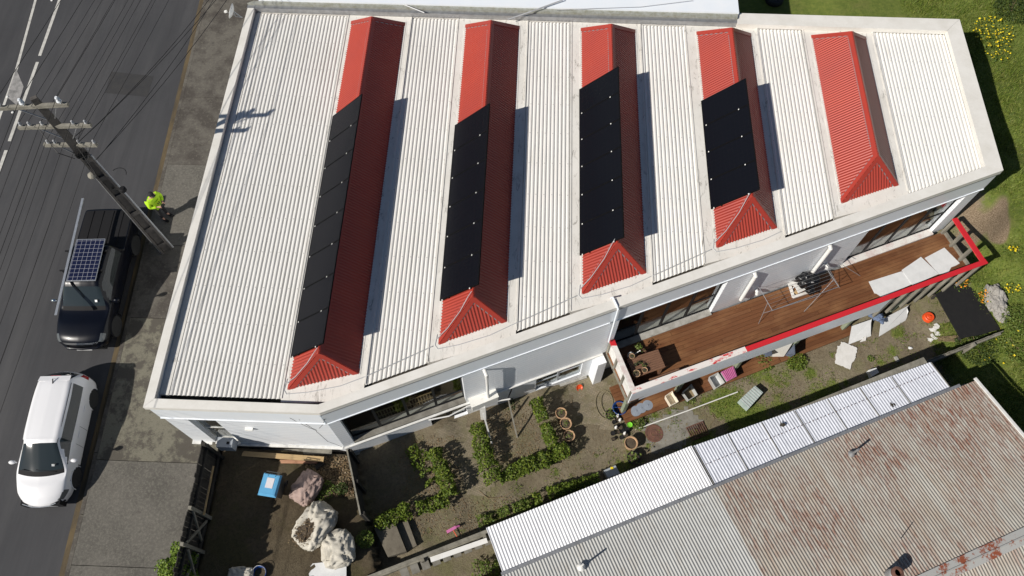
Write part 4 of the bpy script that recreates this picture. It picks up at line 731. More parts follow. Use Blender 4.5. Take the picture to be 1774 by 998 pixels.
for o_,zz in ((4.55,1.29),(4.78,1.29)): m.slab([PN(-3,o_,zz-.0),PN(re,o_,zz),PN(re,o_+.2,zz+(.03 if o_<4.6 else -.03)),PN(-3,o_+.2,zz+(.03 if o_<4.6 else -.03))],.012)
m.tube([PN(-3,4.77,1.33),PN(re,4.77,1.33)],.03,6); m.build('ridge_cap','rust_flash',nb)
m=MB(); m.sheet(PN(0,4.8,1.27),ND,(NN+Vector((0,0,-.17))).normalized(),-3,re,.1,5,.098,.013,(0,0,1),8); m.build('roof','roof_rusty',nb,smooth=True)
m=MB(); q=[PN(s0_+.1,-w0+.12,0),PN(s2-.08,-w0+.12,0),PN(s2-.08,.0,0),PN(re-.1,.0,0),PN(re-.1,9.5,0),PN(-2.2,9.5,0),PN(-2.2,.05,0),PN(s0_+.1,.05,0)]
m.prism([(p.x,p.y) for p in q],-3.5,.12); m.build('wall','grey_timber',nb)
# pipes on the roof
m=MB(); c=at(1476,786,.75); m.tube([c+Vector((0,0,-.1)),c+Vector((.0,.0,.52))],.035,10); m.lathe([(.11,-.04),(.05,.07)],c,12); m.build('vent_pipe','galv',nb)
m=MB(); c=at(1007,982,.75); m.tube([c+Vector((0,0,-.1)),c+Vector((0,0,.55))],.03,8); m.lathe([(.13,-.05),(.05,.06)],c,12); m.build('vent_pipe','white_timber',nb)
c=at(1540,996,1.15); fl=thing('flue','short galvanised flue with rusty open top on the rusty roof','flue',c); m=MB(); m.lathe([(.15,-.25),(.15,.55),(.13,.55),(.13,.3)],(0,0,0),20); m.build('flue_pipe','galv',fl,False,True); m=MB(); m.lathe([(.17,.50),(.17,.60),(.10,.62),(.10,.5)],(0,0,0),20); m.build('flue_cap','rust_iron',fl,False)
m=MB(); m.tube([at(1560,934,1.02),at(1600,922,1.0),at(1640,907,1.0)],.007,5); m.tube([at(1560,934,1.02),at(1560,934,1.9)],.012,6); m.build('aerial_wire','pvc_grey',nb)
# ------------------------------------------------------------------ vehicles
def cr(a,b,c,d,t,k=.42):
    m1=(c-a)*k; m2=(d-b)*k; t2=t*t; t3=t2*t
    return b*(2*t3-3*t2+1)+m1*(t3-2*t2+t)+c*(-2*t3+3*t2)+m2*(t3-t2)
def refine(A,ax,f):
    A=np.moveaxis(A,ax,0); n=len(A); out=[]
    for i in range(n-1):
        a,b,c,d=A[max(i-1,0)],A[i],A[i+1],A[min(i+2,n-1)]
        for k in range(f): out.append(cr(a,b,c,d,k/f))
    out.append(A[-1]); return np.moveaxis(np.array(out),0,ax)
def vehicle(name,label,cat,loc,rot,st,cls,paint,axles,wr,hw,fu=8,fv=5):
    t=thing(name,label,cat,loc,rot)
    A=np.array([[(x,y,z) for y,z in rows] for x,rows in st],float); A=refine(refine(A,0,fu),1,fv); nu,nv=A.shape[:2]
    yy=(A[...,1]/hw)**2; xx=A[...,0]; x1=st[-1][0]; x0=st[0][0]; A[...,0]=xx-(.30 if hw<.9 else .13)*yy*np.clip((xx-.2)/(x1-.2),0,1)+(.20 if hw<.9 else .05)*yy*np.clip((xx+.9)/(x0+.9),0,1)
    parts={}
    def addf(key,side,q):
        m=parts.setdefault((key,side),MB()); m.add(q,[(0,1,2,3)])
    for i in range(nu-1):
        for j in range(nv-1):
            u,v=(i+.5)/fu,(j+.5)/fv; c=(A[i,j]+A[i+1,j+1])/2
            if v<2.6 and any((c[0]-ax)**2+(c[2]-wr)**2<(wr*1.18)**2 for ax in axles): continue
            key=cls(u,v); 
            for sgn in (1,-1):
                q=[Vector((p[0],p[1]*sgn,p[2])) for p in (A[i,j],A[i+1,j],A[i+1,j+1],A[i,j+1])]
                if sgn>0: q=q[::-1]
                addf(key,sgn if key in ('side_window','tail_light','headlight') else 0,q)
    for i in (0,nu-1):
        poly=[Vector(A[i,j]) for j in range(nv)]; poly+= [Vector((p.x,-p.y,p.z)) for p in poly[::-1]]
        c=sum(poly,Vector())/len(poly); m=parts[('body',0)]
        for k in range(len(poly)): m.add([c,poly[k],poly[(k+1)%len(poly)]],[(0,1,2) if i==0 else (0,2,1)])
    mats={'body':paint,'windscreen':'car_glass','rear_window':'car_glass','side_window':'car_glass','tail_light':'red_lens','headlight':'clear_lens','cowl':'black_plastic','grille':'chrome','lower_trim':'black_plastic','tonneau_cover':'black_plastic'}
    for (k,s),m in parts.items():
        o=m.build(k,mats[k],t,False,smooth=True)
        bm=bmesh.new(); bm.from_mesh(o.data); bmesh.ops.remove_doubles(bm,verts=bm.verts,dist=1e-4); bmesh.ops.recalc_face_normals(bm,faces=bm.faces) if k=='body' else None; bm.to_mesh(o.data); bm.free()
    m=MB(); m.box(st[1][0],st[-2][0],-hw*.72,hw*.72,wr*.6,.62); m.build('chassis','black_plastic',t,False)
    for ax in axles:
        for s in (1,-1):
            y=hw-.13; m=MB(); m.lathe([(wr*.62,-.11),(wr*.96,-.11),(wr,-.07),(wr,.07),(wr*.96,.11),(wr*.62,.11)],(ax,s*y,wr),24,(0,s,0)); w=m.build('wheel','tyre',t,False)
            m=MB(); m.lathe([(wr*.62,.02),(wr*.64,.108),(wr*.58,.10),(wr*.54,.05),(0.05,.05),(0.05,.075)],(ax,s*y,wr),24,(0,s,0))
            for k in range(7):
                a=2*math.pi*k/7; m.bar((ax+.05*math.cos(a),s*(y+.07),wr+.05*math.sin(a)),(ax+wr*.6*math.cos(a),s*(y+.075),wr+wr*.6*math.sin(a)),.05,.025,up=Vector((0,1,0)))
            m.build('rim','rim',w,False) if False else m.build('rim','rim' if name=='pickup_truck' else 'rim_dark',w,False)
            m=MB(); pts=[(ax+wr*1.17*math.cos(a),s*(hw-.012),wr+wr*1.17*math.sin(a)) for a in np.linspace(-.15,math.pi+.15,16)]; m.tube(pts,.016,6); m.build('arch_trim',paint,t,False)
    def surf(u,v,s=1):
        i=min(nu-1,max(0,int(round(u*fu)))); j=min(nv-1,max(0,int(round(v*fv)))); p=A[i,j]; return Vector((p[0],p[1]*s,p[2]))
    for u in cls.seams:
        for s in (1,-1): m=MB(); m.tube([surf(u,v,s)*1.0 for v in np.arange(1.2,cls.seamtop,.2)],.006,4); m.build('door_seam','black_plastic',t,False)
    return t,surf
lo=[(.77,.20),(.83,.29),(.85,.56)]
ST=[(-2.13,[(.55,.30),(.62,.38),(.70,.60),(.66,.84),(.52,.90),(.3,.92),(0,.93)]),(-2.08,[(.70,.24),(.76,.32),(.81,.58),(.78,.90),(.62,.99),(.33,1.02),(0,1.03)]),(-1.92,[(.76,.21),(.82,.30),(.845,.57),(.80,.94),(.60,1.18),(.33,1.23),(0,1.25)]),(-1.66,lo+[(.815,.94),(.545,1.38),(.32,1.43),(0,1.45)]),(-1.1,lo+[(.82,.93),(.575,1.41),(.34,1.47),(0,1.49)]),(-.3,lo+[(.82,.92),(.575,1.42),(.34,1.48),(0,1.50)]),(.25,lo+[(.82,.92),(.56,1.40),(.34,1.46),(0,1.48)]),(.46,lo+[(.82,.92),(.53,1.355),(.31,1.415),(0,1.435)]),(1.36,lo+[(.80,.90),(.73,.95),(.36,.99),(0,1.01)]),(1.75,[(.76,.2),(.82,.29),(.84,.55),(.77,.82),(.61,.89),(.33,.92),(0,.93)]),(2.05,[(.72,.22),(.77,.30),(.80,.54),(.71,.73),(.56,.79),(.32,.82),(0,.83)]),(2.22,[(.60,.24),(.65,.32),(.67,.50),(.58,.62),(.46,.66),(.25,.69),(0,.70)]),(2.29,[(.40,.28),(.46,.34),(.48,.46),(.42,.54),(.33,.57),(.18,.59),(0,.60)])]
def clsF(u,v):
    if 7.06<u<7.93 and v>4.02: return 'windscreen'
    if 7.93<u<8.12 and v>4.02: return 'cowl'
    if 3.1<u<7.75 and 3.12<v<3.86 and (u<6.9 or v<3.95-(u-6.9)*.75): return 'side_window'
    if 1.2<u<2.85 and v>4.1: return 'rear_window'
    if .9<u<1.75 and 2.7<v<3.9: return 'tail_light'
    if 9.7<u<11.0 and 2.25<v<3.0+.3*(u-9.7): return 'headlight'
    if u>11.2 and v>3.2: return 'body'
    if u>11 and v<1.9 and v>1.0: return 'lower_trim'
    return 'body'
clsF.seams=(5.1,6.75); clsF.seamtop=3.0
fwd=Vector((.19,-2.73,0)).normalized(); left=Vector((-fwd.y,fwd.x,0))
hub=(Vector((-14.231,5.067,0))+Vector((-14.425,7.798,0)))/2-left*.80
wagon,sf=vehicle('station_wagon','white station wagon parked against the kerb','car',(hub.x,hub.y,ZR_),math.atan2(fwd.y,fwd.x),ST,clsF,'paint_white',(1.33,-1.33),.315,.85)
for s in (1,-1):
    m=MB(); lump(m,(.93,s*.98,.98),.1,(.7,1.15,.75),0,1,2); m.bar((.93,s*.86,.93),(.93,s*.95,.95),.04); m.build('wing_mirror','paint_white',wagon,False,True)
m=MB(); m.hexa([(-1.80,-.50,1.385),(-1.64,-.52,1.42),(-1.64,.52,1.42),(-1.80,.50,1.385)],[(-1.80,-.50,1.405),(-1.62,-.52,1.452),(-1.62,.52,1.452),(-1.80,.50,1.405)]); m.build('spoiler','paint_white',wagon,False)
m=MB(); m.box(-1.815,-1.80,-.16,.16,1.385,1.405); m.build('brake_light','red_lens',wagon,False)
m=MB(); m.bar((-1.5,0,1.46),(-1.66,0,1.53),.03,.02); m.build('aerial','black_plastic',wagon,False)
m=MB(); m.tube([(1.28,.5,1.005),(1.22,-.1,1.07)],.012,5); m.tube([(1.27,-.1,1.02),(1.2,-.55,1.06)],.012,5); m.build('wiper','black_plastic',wagon,False)
m=MB(); m.tube([(2.20,.52,.67),(2.285,.25,.63),(2.30,0,.62),(2.285,-.25,.63),(2.20,-.52,.67)],.014,6); m.build('grille_bar','grey_plastic',wagon,False)
for s in (1,-1): m=MB(); m.tube([(.46,s*.54,1.375),(-.3,s*.578,1.425),(-1.1,s*.578,1.415),(-1.55,s*.56,1.39)],.009,5); m.build('roof_gutter','black_plastic',wagon,False)
for x in (.05,-.85):
    for s in (1,-1): m=MB(); m.tube([(x-.1,s*.852,.80),(x+.1,s*.852,.80)],.014,6); m.build('door_handle','paint_white',wagon,False)
m=MB(); m.box(1.08,1.14,.40,.49,1.075,1.08); m.v=[Vector((p.x,p.y,1.012+ (1.36-p.x)*.56+.004)) for p in m.v]; m.add([],[]); m.build('licence_label','paper',wagon,False)
lo2=[(.84,.42),(.90,.50),(.93,.76)]
SU=[(-2.84,[(.70,.5),(.78,.56),(.84,.75),(.82,1.0),(.62,1.02),(.3,1.02),(0,1.02)]),(-2.76,[(.80,.45),(.87,.52),(.91,.76),(.89,1.06),(.80,1.10),(.4,1.105),(0,1.105)]),(-2.0,lo2+[(.90,1.08),(.82,1.115),(.4,1.12),(0,1.12)]),(-1.20,lo2+[(.90,1.08),(.82,1.115),(.4,1.12),(0,1.12)]),(-1.08,lo2+[(.90,1.08),(.76,1.18),(.4,1.2),(0,1.2)]),(-.92,lo2+[(.90,1.09),(.68,1.64),(.38,1.70),(0,1.72)]),(-.5,lo2+[(.90,1.09),(.66,1.70),(.38,1.77),(0,1.79)]),(.3,lo2+[(.90,1.08),(.65,1.69),(.37,1.76),(0,1.78)]),(.62,lo2+[(.90,1.07),(.63,1.62),(.36,1.69),(0,1.71)]),(1.28,lo2+[(.88,1.04),(.74,1.08),(.4,1.115),(0,1.13)]),(1.85,lo2+[(.85,1.0),(.68,1.06),(.36,1.09),(0,1.10)]),(2.25,[(.80,.44),(.86,.52),(.90,.74),(.80,.92),(.63,.98),(.34,1.01),(0,1.02)]),(2.44,[(.74,.46),(.80,.53),(.83,.70),(.74,.83),(.58,.88),(.3,.91),(0,.92)]),(2.52,[(.55,.48),(.6,.54),(.62,.66),(.55,.74),(.42,.78),(.2,.80),(0,.81)])]
def clsU(u,v):
    if 8.08<u<8.93 and v>4.03: return 'windscreen'
    if 8.93<u<9.1 and v>4.03: return 'cowl'
    if 5.1<u<8.75 and 3.12<v<3.86 and (u<7.9 or v<3.95-(u-7.9)*.75): return 'side_window'
    if 4.3<u<4.95 and v>4.1: return 'rear_window'
    if 1.0<u<3.2 and v>3.7: return 'tonneau_cover'
    if .9<u<1.5 and 2<v<3: return 'tail_light'
    if 10.9<u<12.3 and 2.5<v<3.6: return 'headlight'
    if u>12.35 and v>3.3: return 'grille'
    return 'body'
clsU.seams=(5.2,6.6,7.9); clsU.seamtop=3.0
f2=Vector((.1515,-3.2875,0)).normalized(); l2=Vector((-f2.y,f2.x,0))
hub=(Vector((-14.3206,10.406,0))*.494+Vector((-14.472,13.694,0))*.506)-l2*.86
ute,su=vehicle('pickup_truck','black double cab pickup truck with a solar panel on its roof','pickup',(hub.x,hub.y,ZR_),math.atan2(f2.y,f2.x),SU,clsU,'paint_black',(1.64,-1.65),.385,.93)
for s in (1,-1):
    m=MB(); lump(m,(.98,s*1.08,1.14),.115,(.6,1.1,.9),0,1,2); m.bar((.98,s*.92,1.06),(.98,s*1.04,1.1),.05); m.build('wing_mirror','chrome' if s<0 else 'paint_black',ute,False,True)
m=MB(); m.tube([(1.22,.6,1.11),(1.14,0,1.18)],.012,5); m.tube([(1.22,0,1.14),(1.14,-.6,1.17)],.012,5); m.build('wiper','black_plastic',ute,False)
for x in (.15,-.62): m=MB(); m.bar((x,-.74,1.835),(x,.74,1.835),.05,.03); m.box(x-.03,x+.03,.60,.66,1.68,1.83); m.box(x-.03,x+.03,-.66,-.60,1.68,1.83); m.build('roof_bar','black_plastic',ute,False)
for k in range(4): m=MB(); y=lerp(-.55,.55,k/3); m.box(-2.70,-1.25,y-.015,y+.015,1.12,1.135); m.build('cover_rib','black_plastic',ute,False)
m=MB(); m.box(2.5,2.56,-.26,.26,.42,.53); m.build('number_plate','paper',ute,False)
m=MB(); m.tube([(2.36,-.72,.60),(2.53,-.5,.58),(2.56,0,.57),(2.53,.5,.58),(2.36,.72,.60)],.05,8); m.build('bumper','paint_black',ute,False,True)
m=MB(); m.box(1.05,1.11,.44,.52,0,.01); m.v=[Vector((p.x,p.y,1.115+(1.28-p.x)*.83+.03+(.01 if p.z>.005 else 0))) for p in m.v]; m.build('licence_label','paper',ute,False)
zp=1.47; q=[at(*k,zp) for k in ((134,407),(183,410),(165,486),(115,482))]
o_=q[2]; xa=(q[1]-q[2]); ya=(q[3]-q[2]); an=math.atan2(xa.y,xa.x)
pv=thing('solar_panel','blue solar panel with white cell grid strapped to the pickup roof','solar panel',(o_.x,o_.y,zp-.04),an); m=MB(); m.box(0,1.66,0,1.0,-.0,.03); m.build('frame','alu',pv,False); m=MB(); m.box(.03,1.63,.025,.975,.0305,.036); o=m.build('cell_sheet','panel_blue',pv,False)
rl=MB(); a,b=at(143,344,1.5),at(96,546,1.42); 
rl.bar(a,b,.055,.04); rl.bar(a+Vector((.05,0,.02)),b+Vector((.05,.0,.02)),.03,.03)
single(rl,'aluminium_rails','alu','long silver aluminium rails lying along the side of the pickup roof','metal rail')
# ------------------------------------------------------------------ person
def skin(name,verts,edges,root,mat,parent,sub=2):
    me=bpy.data.meshes.new(name); me.from_pydata([v[:3] for v in verts],edges,[]); o=bpy.data.objects.new(name,me); COL.objects.link(o)
    bm=bmesh.new(); bm.from_mesh(me); ly=bm.verts.layers.skin.verify(); bm.verts.ensure_lookup_table()
    for i,v in enumerate(verts): bm.verts[i][ly].radius=(v[3],v[4] if len(v)>4 else v[3]); bm.verts[i][ly].use_root=(i==root)
    bm.to_mesh(me); bm.free()
    o.modifiers.new('k','SKIN').use_smooth_shade=True; m=o.modifiers.new('s','SUBSURF'); m.levels=sub; m.render_levels=sub
    me.materials.append(MAT[mat]); o.parent=parent; return o
hp=at(262,338,1.27); fa=math.atan2(-.42,.9); fw_=Vector((math.cos(fa),math.sin(fa),0))
pe=thing('person','person in a lime hi-vis jacket and dark trousers holding a controller by the kerb','person',(hp.x-.14*fw_.x,hp.y-.14*fw_.y,-.34),fa)
V=[(0,0,.93,.13,.15),(.03,0,1.15,.12,.15),(.04,0,1.36,.12,.17),(.08,0,1.48,.055),(.12,0,1.58,.085,.08),(.16,0,1.66,.09,.08)]
E=[(0,1),(1,2),(2,3),(3,4),(4,5)]
for s in (1,-1):
    b=len(V); V+=[(0,s*.10,.86,.09),(.04,s*.11,.5,.06),(-.0,s*.12,.09,.04),(.13,s*.14,.03,.035)]; E+=[(0,b),(b,b+1),(b+1,b+2),(b+2,b+3)]
    b=len(V); V+=[(.05,s*.20,1.38,.06),(.07,s*.27,1.12,.045),(.28,s*.13,1.08,.03),(.35,s*.10,1.09,.032,.02)]; E+=[(2,b),(b,b+1),(b+1,b+2),(b+2,b+3)]
    h=b+3
    for k in range(4):
        c=len(V); y=s*(.12-.02*k); V+=[(.39,y,1.10,.010),(.42,y-.012*s,1.085,.009),(.43,y-.03*s,1.06,.008)]; E+=[(h,c),(c,c+1),(c+1,c+2)]
    c=len(V); V+=[(.36,s*.07,1.12,.011),(.385,s*.055,1.13,.009)]; E+=[(h,c),(c,c+1)]
body=skin('body',V,E,0,'skin',pe)
J=[(0,0,.84,.19,.23),(.02,0,1.1,.18,.22),(.04,0,1.33,.17,.23),(.06,0,1.43,.10,.12)]; Ej=[(0,1),(1,2),(2,3)]
for s in (1,-1): b=len(J); J+=[(.05,s*.22,1.37,.10),(.07,s*.31,1.12,.085),(.26,s*.15,1.08,.06)]; Ej+=[(2,b),(b,b+1),(b+1,b+2)]
skin('jacket',J,Ej,1,'hivis',pe)
T=[(0,0,.92,.14,.16)]; Et=[]
for s in (1,-1): b=len(T); T+=[(0,s*.10,.82,.105),(.04,s*.11,.48,.075),(0,s*.12,.1,.062)]; Et+=[(0,b),(b,b+1),(b+1,b+2)]
skin('trousers',T,Et,0,'black_cloth',pe)
m=MB(); lump(m,(.135,0,1.655),.108,(1.05,.92,.95),.06,2,3,flat=-.02); m.hexa([(.2,-.07,1.64),(.31,-.05,1.62),(.31,.05,1.62),(.2,.07,1.64)],[(.2,-.07,1.66),(.31,-.05,1.635),(.31,.05,1.635),(.2,.07,1.66)]); m.build('cap','black_cloth',pe,False,True)
for s in (1,-1):
    m=MB(); m.box(.08,.26,s*.14-.045,s*.14+.045,-.0,.07); m.build('shoe','black_plastic',pe,False); m=MB(); lump(m,(.245,s*.032,1.625),.011,(1,1,1),0); m.build('eye','hair',pe,False)
    m=MB(); lump(m,(.14,s*.095,1.60),.022,(1,.5,1.3),0); m.build('ear','skin',pe,False)
m=MB(); lump(m,(.265,0,1.59),.02,(1.2,.8,1.4),0); m.build('nose','skin',pe,False); m=MB(); m.box(.245,.256,-.025,.025,1.545,1.553); m.build('mouth','skin',pe,False)
m=MB(); m.tube([(-.01,.14,1.44),(.1,.10,1.43),(.2,.05,1.2),(.39,.0,1.1)],.01,5); m.tube([(-.01,-.14,1.44),(.1,-.10,1.43),(.2,-.05,1.2),(.39,.0,1.1)],.01,5); m.build('neck_strap','black_cloth',pe,False)
ctl=thing('remote_controller','small black remote controller in the hands of the person','controller',Vector((pe.location.x,pe.location.y,-.34+1.08))+fw_*.40,fa); m=MB(); m.box(-.05,.05,-.085,.085,-.015,.025); m.build('controller_body','black_plastic',ctl,False); m=MB(); m.box(.05,.058,-.07,.07,.02,.12); m.build('screen','car_glass',ctl,False)
for s in (1,-1): m=MB(); m.lathe([(.012,0),(.006,.02),(.01,.03)],(0,s*.05,.026),8); m.build('control_stick','black_plastic',ctl,False)
# ------------------------------------------------------------------ utility pole, wires
Tp=at(65,178,7.55); Bp=at(290,434,-.36)
up_=thing('utility_pole','tall dark concrete utility pole with three crossarms beside the pickup','utility pole',Bp)
def pt(z): return lerp(Bp,Tp,(z-Bp.z)/(Tp.z-Bp.z))
side=(at(299,429,-.36)-at(283,437,-.36)); side.z=0; side.normalize(); ax_=(Tp-Bp).normalized(); crs=ax_.cross(side).normalized()
m=MB()
for z0,z1,w0,w1 in ((-.8,3.0,.36,.29),(3.0,5.2,.29,.24)):
    for s in (1,-1):
        p,q=pt(z0)+side*s*w0/2,pt(z1)+side*s*w1/2; n_=6; d=.055
        m.hexa([p-side*.035-crs*.10,p+side*.035-crs*.10,p+side*.035+crs*.10,p-side*.035+crs*.10],[q-side*.03-crs*.08,q+side*.03-crs*.08,q+side*.03+crs*.08,q-side*.03+crs*.08])
for z in (.1,1.1,2.1,3.1,4.1,5.0): p=pt(z); w=lerp(.34,.25,z/5.2); m.obox(p,side*(w/2-.035),ax_*.09,crs*.075)
p,q=pt(-.8),pt(5.2); m.hexa([p-side*.13+crs*.0,p+side*.13,p+side*.13+crs*.05,p-side*.13+crs*.05],[q-side*.1,q+side*.1,q+side*.1+crs*.04,q-side*.1+crs*.04])
p,q=pt(5.2),pt(7.75); m.hexa([p-side*.15-crs*.08,p+side*.15-crs*.08,p+side*.15+crs*.08,p-side*.15+crs*.08],[q-side*.09-crs*.07,q+side*.09-crs*.07,q+side*.09+crs*.07,q-side*.09+crs*.07])
m.build('pole_shaft','pole_concrete',up_)
m=MB(); m.tube([pt(-.4)+side*.235+crs*.0,pt(3)+side*.20,pt(5.1)+side*.17],.035,8); m.build('conduit','pvc_grey',up_)
m=MB(); m.tube([pt(-.4)-side*.24,pt(3)-side*.20,pt(4.3)-side*.18],.022,8); m.build('conduit','galv',up_)
m=MB(); p=pt(4.35)-side*.22; lump(m,p,.13,(1,1,.9),.15,2,2); m.build('junction_box','arm_timber',up_)
def ppx(y):  # pole height seen at picture row y
    a,b=Bp.z,Tp.z
    for _ in range(40):
        z=(a+b)/2; d=pt(z)-CAMP; yy=CY-F*d.dot(CU)/d.dot(CF)
        if yy>y: a=z
        else: b=z
    return (a+b)/2
INS=[]
for (l,r,yc,nins,big) in (((-12,188),(118,181),181,(( 2,178),(43,177),(106,176)),True),((32,221),(158,217),217,((38,217),(53,217),(75,217),(128,216),(150,215)),False),((77,251),(168,251),251,((85,248),(97,248),(139,247),(165,247)),False)):
    z=ppx(yc); a,b=at(*l,z),at(*r,z); m=MB(); off=-crs*.12 if (-crs).dot(FN)>0 else crs*.12
    m.bar(a,b,.10,.12); o=m.build('crossarm','arm_timber',up_)
    for i_,pp in enumerate(nins):
        c=at(*pp,z+.06); t_=(c-a).dot((b-a).normalized()); c=a+(b-a).normalized()*t_+Vector((0,0,.06)); k=1. if big else .62
        m=MB(); m.lathe([(.02*k,0),(.02*k,.08*k),(.075*k,.09*k),(.075*k,.12*k),(.045*k,.13*k),(.07*k,.16*k),(.065*k,.19*k),(.04*k,.20*k),(.055*k,.24*k),(.035*k,.28*k)],c,14); m.build('insulator','insulator' if big else 'pvc_grey',o,smooth=False); INS.append((c+Vector((0,0,.24*k)),big,i_,yc))
    mid=pt(z); mm=MB()
    for e in (a,b): q=lerp(mid,e,.55); mm.bar(q-Vector((0,0,.06)),pt(z-.75),.035,.02)
    mm.build('brace','galv',up_)
m=MB(); p=pt(5.35); m.obox(p-crs*.13,side*.16,crs*.05,ax_*.05); m.obox(p+crs*.13-side*.05,side*.14,crs*.05,ax_*.06)
for k in range(4): m.lathe([(.03,0),(.03,.16)],p+side*(.08*k-.15)-crs*.17,8)
m.build('fuse_carrier','black_plastic',up_)
for a,b,c in (((75,225),(130,248),(165,300)),((60,215),(100,265),(130,275)),((150,220),(125,240),(140,262))): m=MB(); z=ppx(230); m.tube([at(*a,z),at(*b,z-.5),at(*c,z-1.1)],.012,5); m.build('jumper_wire','wire',up_)
m=MB(); p=at(205,302,4.6); pts=[p+Vector((.25*math.cos(t),.25*math.sin(t),0)) for t in np.linspace(0,2.6,8)]; m.tube(pts,.012,5); m.build('jumper_wire','wire',up_)
m=MB(); m.lathe([(.11,0),(.11,.1),(.07,.14)],at(214,330,3.6),14); m.tube([at(214,330,3.65),pt(3.5)],.02,6); m.build('street_fitting','black_plastic',up_)
dS=Vector((-.05,-1,0)).normalized()
arms={181:'top',217:'middle',251:'lowest'}
for c,big,i_,yc in INS:
    A=c+dS*42+Vector((0,0,.4)); dN=Vector((.105,1,0)).normalized(); B=c+dN*42+Vector((0,0,.5)); m=MB(); pts=[]
    for k in range(15): t=k/14; p=lerp(A,c,t); pts.append(p-Vector((0,0,1.1*4*t*(1-t))))
    for k in range(1,15): t=k/14; p=lerp(c,B,t); pts.append(p-Vector((0,0,1.0*4*t*(1-t))))
    m.tube(pts,.0085 if big else .007,5); o=m.build('power_line','wire',None); tag(o,f'black power line over the {ORD[i_]} insulator from the left of the {arms[yc]} crossarm','power line','power lines over the street')
for k,(s,e,z0) in enumerate((((165,278),(372,0),5.2),((168,276),(350,0),5.2),((132,250),(338,0),6.2),((128,254),(375,-30),5.9))):
    a,b=at(*s,z0),at(*e,z0-.3); b=a+(b-a)*1.8; m=MB(); m.tube([lerp(a,b,t)-Vector((0,0,.5*4*t*(1-t))) for t in np.linspace(0,1,12)],.010,5); o=m.build('service_line','wire',None); tag(o,('upper of two close service lines running from the pole to the top of the photo','lower of two close service lines running from the pole to the top of the photo','service line rising steeply from the lowest crossarm towards the top edge','long service line crossing the footpath towards the satellite dish')[k],'service line','service lines from the pole')
# ------------------------------------------------------------------ yard by the street
yf=thing('timber_fence','dark timber board fence with cross braces between footpath and shaded yard','fence',(-9.8,4,-.45))
m=MB(); y=-3.0
while y<6.1:
    h=1.28+random.uniform(-.05,.06); x=-9.82+random.uniform(-.012,.012); m.box(x-.012,x+.012,y,y+.135,-.5,h if y>1.6 else h-.25); y+=.145
m.build('fence_boards','black_timber',yf)
for z in (-.1,.95): m=MB(); m.bar((-9.76,-3,z),(-9.76,6.1,z),.06,.09); m.build('fence_rail','black_timber',yf)
for y in (6.0,4.05,3.0,1.6,-.2,-2): m=MB(); m.box(-9.79,-9.69,y-.05,y+.05,-.6,1.36); m.build('fence_post','grey_timber' if y<6 else 'black_timber',yf)
for a,b in (((-9.72,4.0,1.1),(-9.72,3.3,-.05)),((-9.72,3.05,1.1),(-9.70,3.9,-.1)),((-9.72,1.7,.9),(-9.72,2.9,.0)),((-9.7,2.9,.9),(-9.65,2.2,0))): m=MB(); m.bar(a,b,.07,.05,up=Vector((1,0,0))); m.build('brace','grey_timber',yf)
m=MB(); m.bar((-9.6,5.5,.55),(-9.62,4.0,.45),.045,.05); m.build('brace','raw_pine',yf)
mt=thing('meter_box','pale grey meter box on the wall by the dark timber fence','meter box',at(373,787,.55)); m=MB(); m.box(-9.62,-9.12,6.1,6.42,.15,.62); m.build('case','tank_grey',mt); m=MB(); m.box(-9.3,-9.22,6.2,6.28,.621,.64); m.build('latch','black_plastic',mt)
sh=thing('shrub','bright lime green shrub at the bottom edge beside the footpath','shrub',at(315,985,-.3)); c=at(312,982,.2); 
n=2600; d=RNG.normal(size=(n,3)); d/=np.linalg.norm(d,axis=1)[:,None]; r=RNG.uniform(.3,1,n)[:,None]**.5; P=np.array(c)+d*r*np.array([.55,.62,.55])*(1+.3*np.sin(d[:,:1]*5+d[:,1:2]*4)); leaves('foliage','lime_leaf',sh,P,.085,.8)
m=MB(); 
for k in range(7): a=random.uniform(0,6.28); m.tube([Vector((c.x,c.y,-.45)),c+Vector((.3*math.cos(a),.3*math.sin(a),.2))],.012,5)
m.build('stems','bark',sh)
# tree off to the left that shades the yard is outside the frame; its crown is only partly seen as the shrub
def binbox(c,rot):
    t=thing('wheelie_bin','dark wheelie bin with light blue lid and white label in the yard','bin',c,rot); m=MB(); m.hexa([(-.2,-.23,.05),(.2,-.23,.05),(.2,.23,.05),(-.2,.23,.05)],[(-.27,-.33,.95),(.27,-.33,.95),(.27,.33,.95),(-.27,.33,.95)]); m.build('bin_body','bin_dark',t,False)
    m=MB(); m.hexa([(-.30,-.37,.952),(.30,-.37,.952),(.30,.34,.952),(-.30,.34,.952)],[(-.25,-.31,1.03),(.25,-.31,1.03),(.25,.30,1.03),(-.25,.30,1.03)]); m.build('lid','lid_blue',t,False)
    m=MB(); m.box(-.12,.12,-.12,.2,1.031,1.04); m.build('lid_label','label_paper',t,False); m=MB(); m.tube([(-.22,.33,.93),(-.22,.40,.97),(.22,.40,.97),(.22,.33,.93)],.016,6); m.build('handle','bin_dark',t,False)
    for x in (-.12,.12): m=MB(); m.bar((x,.26,1.035),(x,.37,.97),.02); m.build('hinge','bin_dark',t,False)
    for s in (1,-1): m=MB(); m.lathe([(.10,-.02),(.10,.02)],(s*.23,.28,.10),14,(1,0,0)); m.build('wheel','tyre',t,False)
    return t
b=at(467,836,.5); binbox((b.x,b.y-.05,-.55),-.12)
